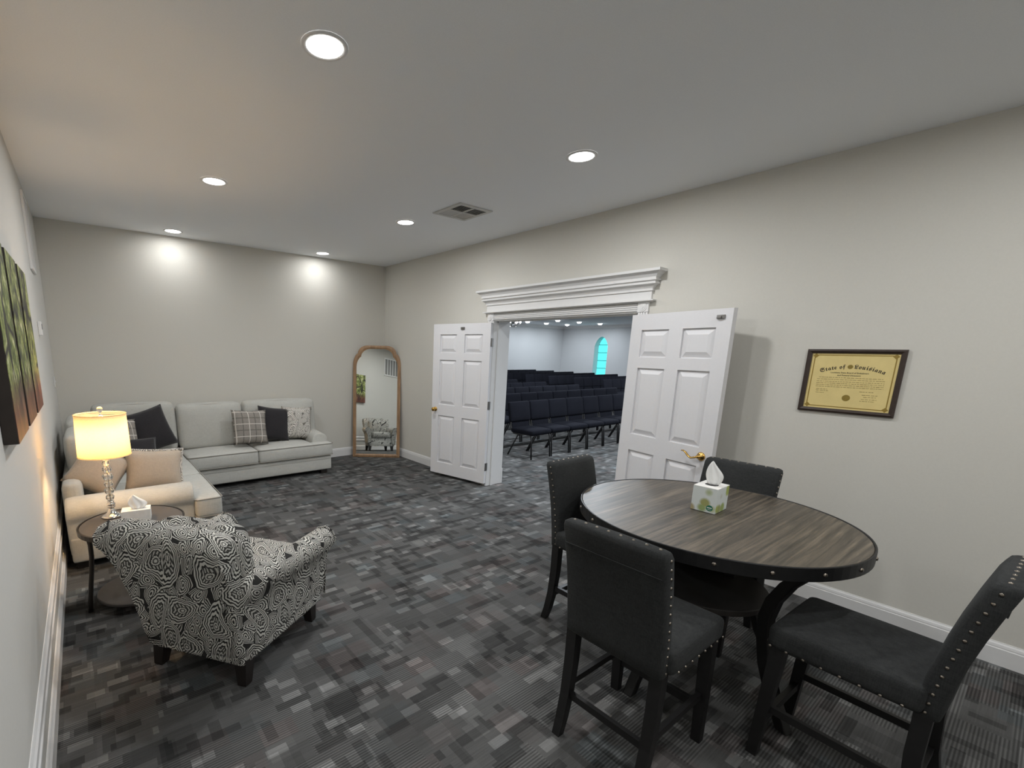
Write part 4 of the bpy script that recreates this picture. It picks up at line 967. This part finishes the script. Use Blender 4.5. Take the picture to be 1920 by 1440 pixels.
# ------------------------------------------------------------------ counter chairs: facing +y, origin under the seat
def counter_chair():
    t = thing('counter_chair', '', 'chair', (0, 0, 0), 0, 'counter chairs round the table')
    # seat: crowned slab
    bm = nb(); soft_box(bm, (0, 0.025, 0.583), (0.47, 0.46, 0.105), 0.028, (8, 8, 3), (0.0, 0.0, 0.014)); finish('seat', bm, 'charcoal', t, True)
    # backrest: curved slab
    bm = nb(); rr = []
    Z = [0.520, 0.530, 0.58, 0.66, 0.76, 0.86, 0.96, 1.030, 1.050, 1.058]
    for i, z in enumerate(Z):
        f = (z - 0.52) / 0.524; yc = -0.208 - 0.035 * f - 0.055 * f * f; th = 0.034; hw_ = 0.212
        if i == 0: th, hw_ = 0.028, 0.206
        if i == len(Z) - 2: th, hw_ = 0.030, 0.207
        if i == len(Z) - 1: th, hw_ = 0.020, 0.196
        e = 0.010
        rr.append([(-hw_, yc - th + e, z), (-hw_ + e, yc - th, z), (-hw_ / 2, yc - th - 0.002, z), (0, yc - th - 0.003, z), (hw_ / 2, yc - th - 0.002, z), (hw_ - e, yc - th, z), (hw_, yc - th + e, z),
                   (hw_, yc + th - e, z), (hw_ - e, yc + th, z), (hw_ / 2, yc + th + 0.006, z), (0, yc + th + 0.008, z), (-hw_ / 2, yc + th + 0.006, z), (-hw_ + e, yc + th, z), (-hw_, yc + th - e, z)])
    loft(bm, rr); bk = finish('backrest', bm, 'charcoal', t, True)
    def yc(z): f = (z - 0.52) / 0.524; return -0.208 - 0.035 * f - 0.055 * f * f
    bm = nb(); tube(bm, [(x, yc(0.955) - 0.0365, 0.955) for x in (-0.200, -0.1, 0, 0.1, 0.200)], 0.0022, 6); finish('seam', bm, 'charcoal', bk, True)
    # nailheads: back edges, top edge, seat hem
    bm = nb()
    for sx in (-1, 1):
        for k in range(14):
            z = 0.545 + k * 0.0370; dome(bm, (sx * 0.212, yc(z) + 0.004, z), (sx, 0, 0), 0.0062, 0.0045)
        for k in range(8): dome(bm, (sx * 0.2352, -0.155 + k * 0.056, 0.545), (sx, 0, 0), 0.0062, 0.0045)
    for k in range(8): dome(bm, (-0.175 + 0.05 * k, yc(1.058) + 0.004, 1.058), (0, 0, 1), 0.0062, 0.0045)
    for k in range(8): dome(bm, (-0.196 + 0.056 * k, 0.2552, 0.545), (0, 1, 0), 0.0062, 0.0045)
    o = finish('nailhead_trim', bm, 'nail', t, True); o['kind'] = 'stuff'
    for sx in (-1, 1):
        bm = nb(); bar(bm, (sx * 0.196, 0.212, 0.54), (sx * 0.200, 0.238, 0.0), 0.052, 0.052, 0.038, 0.038); o = finish('leg', bm, 'black_wood', t)
        bm = nb(); rr = []
        for z, y, s in ((0.53, -0.205, 0.048), (0.36, -0.206, 0.046), (0.20, -0.218, 0.043), (0.08, -0.240, 0.040), (0.0, -0.262, 0.037)):
            rr.append([(sx * 0.188 + a * s / 2, y + b * s / 2, z) for a, b in ((-1, -1), (1, -1), (1, 1), (-1, 1))])
        loft(bm, rr); finish('leg', bm, 'black_wood', t)
        bm = nb(); box(bm, sx * 0.192 - 0.010, sx * 0.192 + 0.010, -0.205, 0.22, 0.225, 0.257); finish('stretcher', bm, 'black_wood', t)
    bm = nb(); box(bm, -0.18, 0.18, -0.226, -0.204, 0.180, 0.212); finish('stretcher', bm, 'black_wood', t)
    bm = nb(); box(bm, -0.18, 0.18, 0.216, 0.238, 0.160, 0.198); finish('stretcher', bm, 'black_wood', t)
    return t
cc = counter_chair()
cc['label'] = 'charcoal counter chair in front of the table, its back to the camera'
cc.location = (1.876, 0.888, 0); cc.rotation_euler = (0, 0, -PI / 2)
dup(cc, (2.520, 1.474, 0), PI, 'charcoal counter chair left of the table, nearest the doorway')
dup(cc, (3.095, 1.100, 0), PI / 2, 'charcoal counter chair behind the tissue box, by the right wall')
dup(cc, (2.440, 0.268, 0), R_(-2.5), 'charcoal counter chair at the right edge of the picture, seen from its side')

# ------------------------------------------------------------------ chapel seating through the doorway
def chapel_chair():
    t = thing('chapel_chair', '', 'chair', (0, 0, 0), 0, 'rows of dark chairs in the chapel')
    bm = nb(); soft_box(bm, (0, 0.02, 0.435), (0.515, 0.47, 0.085), 0.035, (4, 4, 2), (0, 0, 0.02)); finish('seat', bm, 'chair_seat', t, True)
    tilt = Matrix.Translation((0, -0.215, 0.47)) @ Matrix.Rotation(R_(11), 4, 'X')
    bm = nb(); soft_box(bm, (0, 0, 0.265), (0.522, 0.065, 0.345), 0.03, (4, 2, 4), (0, 0.012, 0), mtx=tilt); finish('backrest', bm, 'chair_seat', t, True)
    bm = nb(); soft_box(bm, (0, -0.005, 0.045), (0.44, 0.03, 0.15), 0.012, (3, 1, 3), mtx=tilt); finish('lower_back', bm, 'chair_seat', t, True)
    for sx in (-1, 1):
        bm = nb(); tube(bm, [(sx * 0.242, 0.255, 0.0), (sx * 0.238, 0.225, 0.36), (sx * 0.236, 0.19, 0.40), (sx * 0.236, -0.15, 0.385), (sx * 0.236, -0.205, 0.43), (sx * 0.236, -0.225, 0.52), (sx * 0.236, -0.29, 0.84)], 0.0125, 8)
        finish('side_frame', bm, 'chair_frame', t, True)
        bm = nb(); tube(bm, [(sx * 0.238, -0.05, 0.39), (sx * 0.242, -0.255, 0.0)], 0.0125, 8); finish('rear_leg', bm, 'chair_frame', t, True)
    return t
proto = None; joined = None
def make_far_chair():
    """same chair as one mesh for the rows where the parts cannot be told apart"""
    bm = nb(); soft_box(bm, (0, 0.02, 0.435), (0.515, 0.47, 0.085), 0.035, (1, 1, 1), (0, 0, 0.0))
    tilt = Matrix.Translation((0, -0.215, 0.47)) @ Matrix.Rotation(R_(11), 4, 'X')
    soft_box(bm, (0, 0, 0.265), (0.522, 0.065, 0.345), 0.03, (2, 1, 2), mtx=tilt); soft_box(bm, (0, -0.005, 0.045), (0.44, 0.03, 0.15), 0.012, (1, 1, 1), mtx=tilt)
    for sx in (-1, 1):
        tube(bm, [(sx * 0.242, 0.255, 0.0), (sx * 0.238, 0.225, 0.40), (sx * 0.236, -0.205, 0.43), (sx * 0.236, -0.29, 0.80)], 0.0125, 5); tube(bm, [(sx * 0.238, -0.05, 0.39), (sx * 0.242, -0.255, 0.0)], 0.0125, 5)
    return finish('chapel_chair', bm, 'chair_seat', None, True)
def in_view(x, y):
    r0 = (y - 0.35) * 4.28 / (x + 0.27); r1 = (y + 0.3) * 4.28 / (x - 0.27)
    return r1 > 2.34 and r0 < 4.20
PITCH_X, ROW0, ROWS_Y = 0.53, 5.11, 1.13
for row in range(10):
    for blk, (xs, n) in enumerate(((6.065, 10), (14.36, 9))):
        for i in range(n):
            x = xs + PITCH_X * i; y = ROW0 + ROWS_Y * row + 0.018 * (x - 6.0)
            if not in_view(x, y): continue
            rz = PI + 0.018
            lab = ('dark chapel chair, %s seat from the left end in the %s near row' if blk == 0 else 'dark chapel chair, %s seat from the aisle in the %s far-block row') % (ORD[i], ORD[row])
            if row < 3 and blk == 0:
                if proto is None:
                    proto = chapel_chair(); proto.location = (x, y, 0); proto.rotation_euler = (0, 0, rz); proto['label'] = lab
                else: dup(proto, (x, y, 0), rz, lab)
            else:
                if joined is None: joined = make_far_chair(); o = joined
                else: o = joined.copy(); C.objects.link(o)
                o.location = (x, y, 0); o.rotation_euler = (0, 0, rz); tag(o, lab, 'chair', 'rows of dark chairs in the chapel')

# chandelier just inside the chapel
ch = thing('chandelier', 'bright crystal chandelier at the upper left of the doorway view', 'chandelier', (10.75, 10.0, 2.52))
bm = nb(); tube(bm, [(0, 0, 0.12), (0, 0, 0.66)], 0.012, 8); lathe(bm, [(0.07, 0.66), (0.07, 0.679), (0.03, 0.679)], 16); finish('stem', bm, 'steel', ch, True)
bm = nb(); lathe(bm, [(0.02, -0.04), (0.09, -0.02), (0.13, 0.03), (0.06, 0.08), (0.03, 0.14)], 16); finish('bowl', bm, 'crystal', ch, True)
for k in range(6):
    a = 2 * PI * k / 6 + 0.3; ca, sa = math.cos(a), math.sin(a); bm = nb()
    tube(bm, [(0.03 * ca, 0.03 * sa, 0.06), (0.10 * ca, 0.10 * sa, 0.0), (0.18 * ca, 0.18 * sa, 0.02), (0.21 * ca, 0.21 * sa, 0.08)], 0.008, 6); arm = finish('arm', bm, 'steel', ch, True)
    bm = nb(); lathe(bm, [(0.012, 0.08), (0.026, 0.10), (0.028, 0.13), (0.016, 0.165), (0.003, 0.18)], 10, (0.21 * ca, 0.21 * sa, 0)); finish('bulb', bm, 'chapel_lens', arm, True)
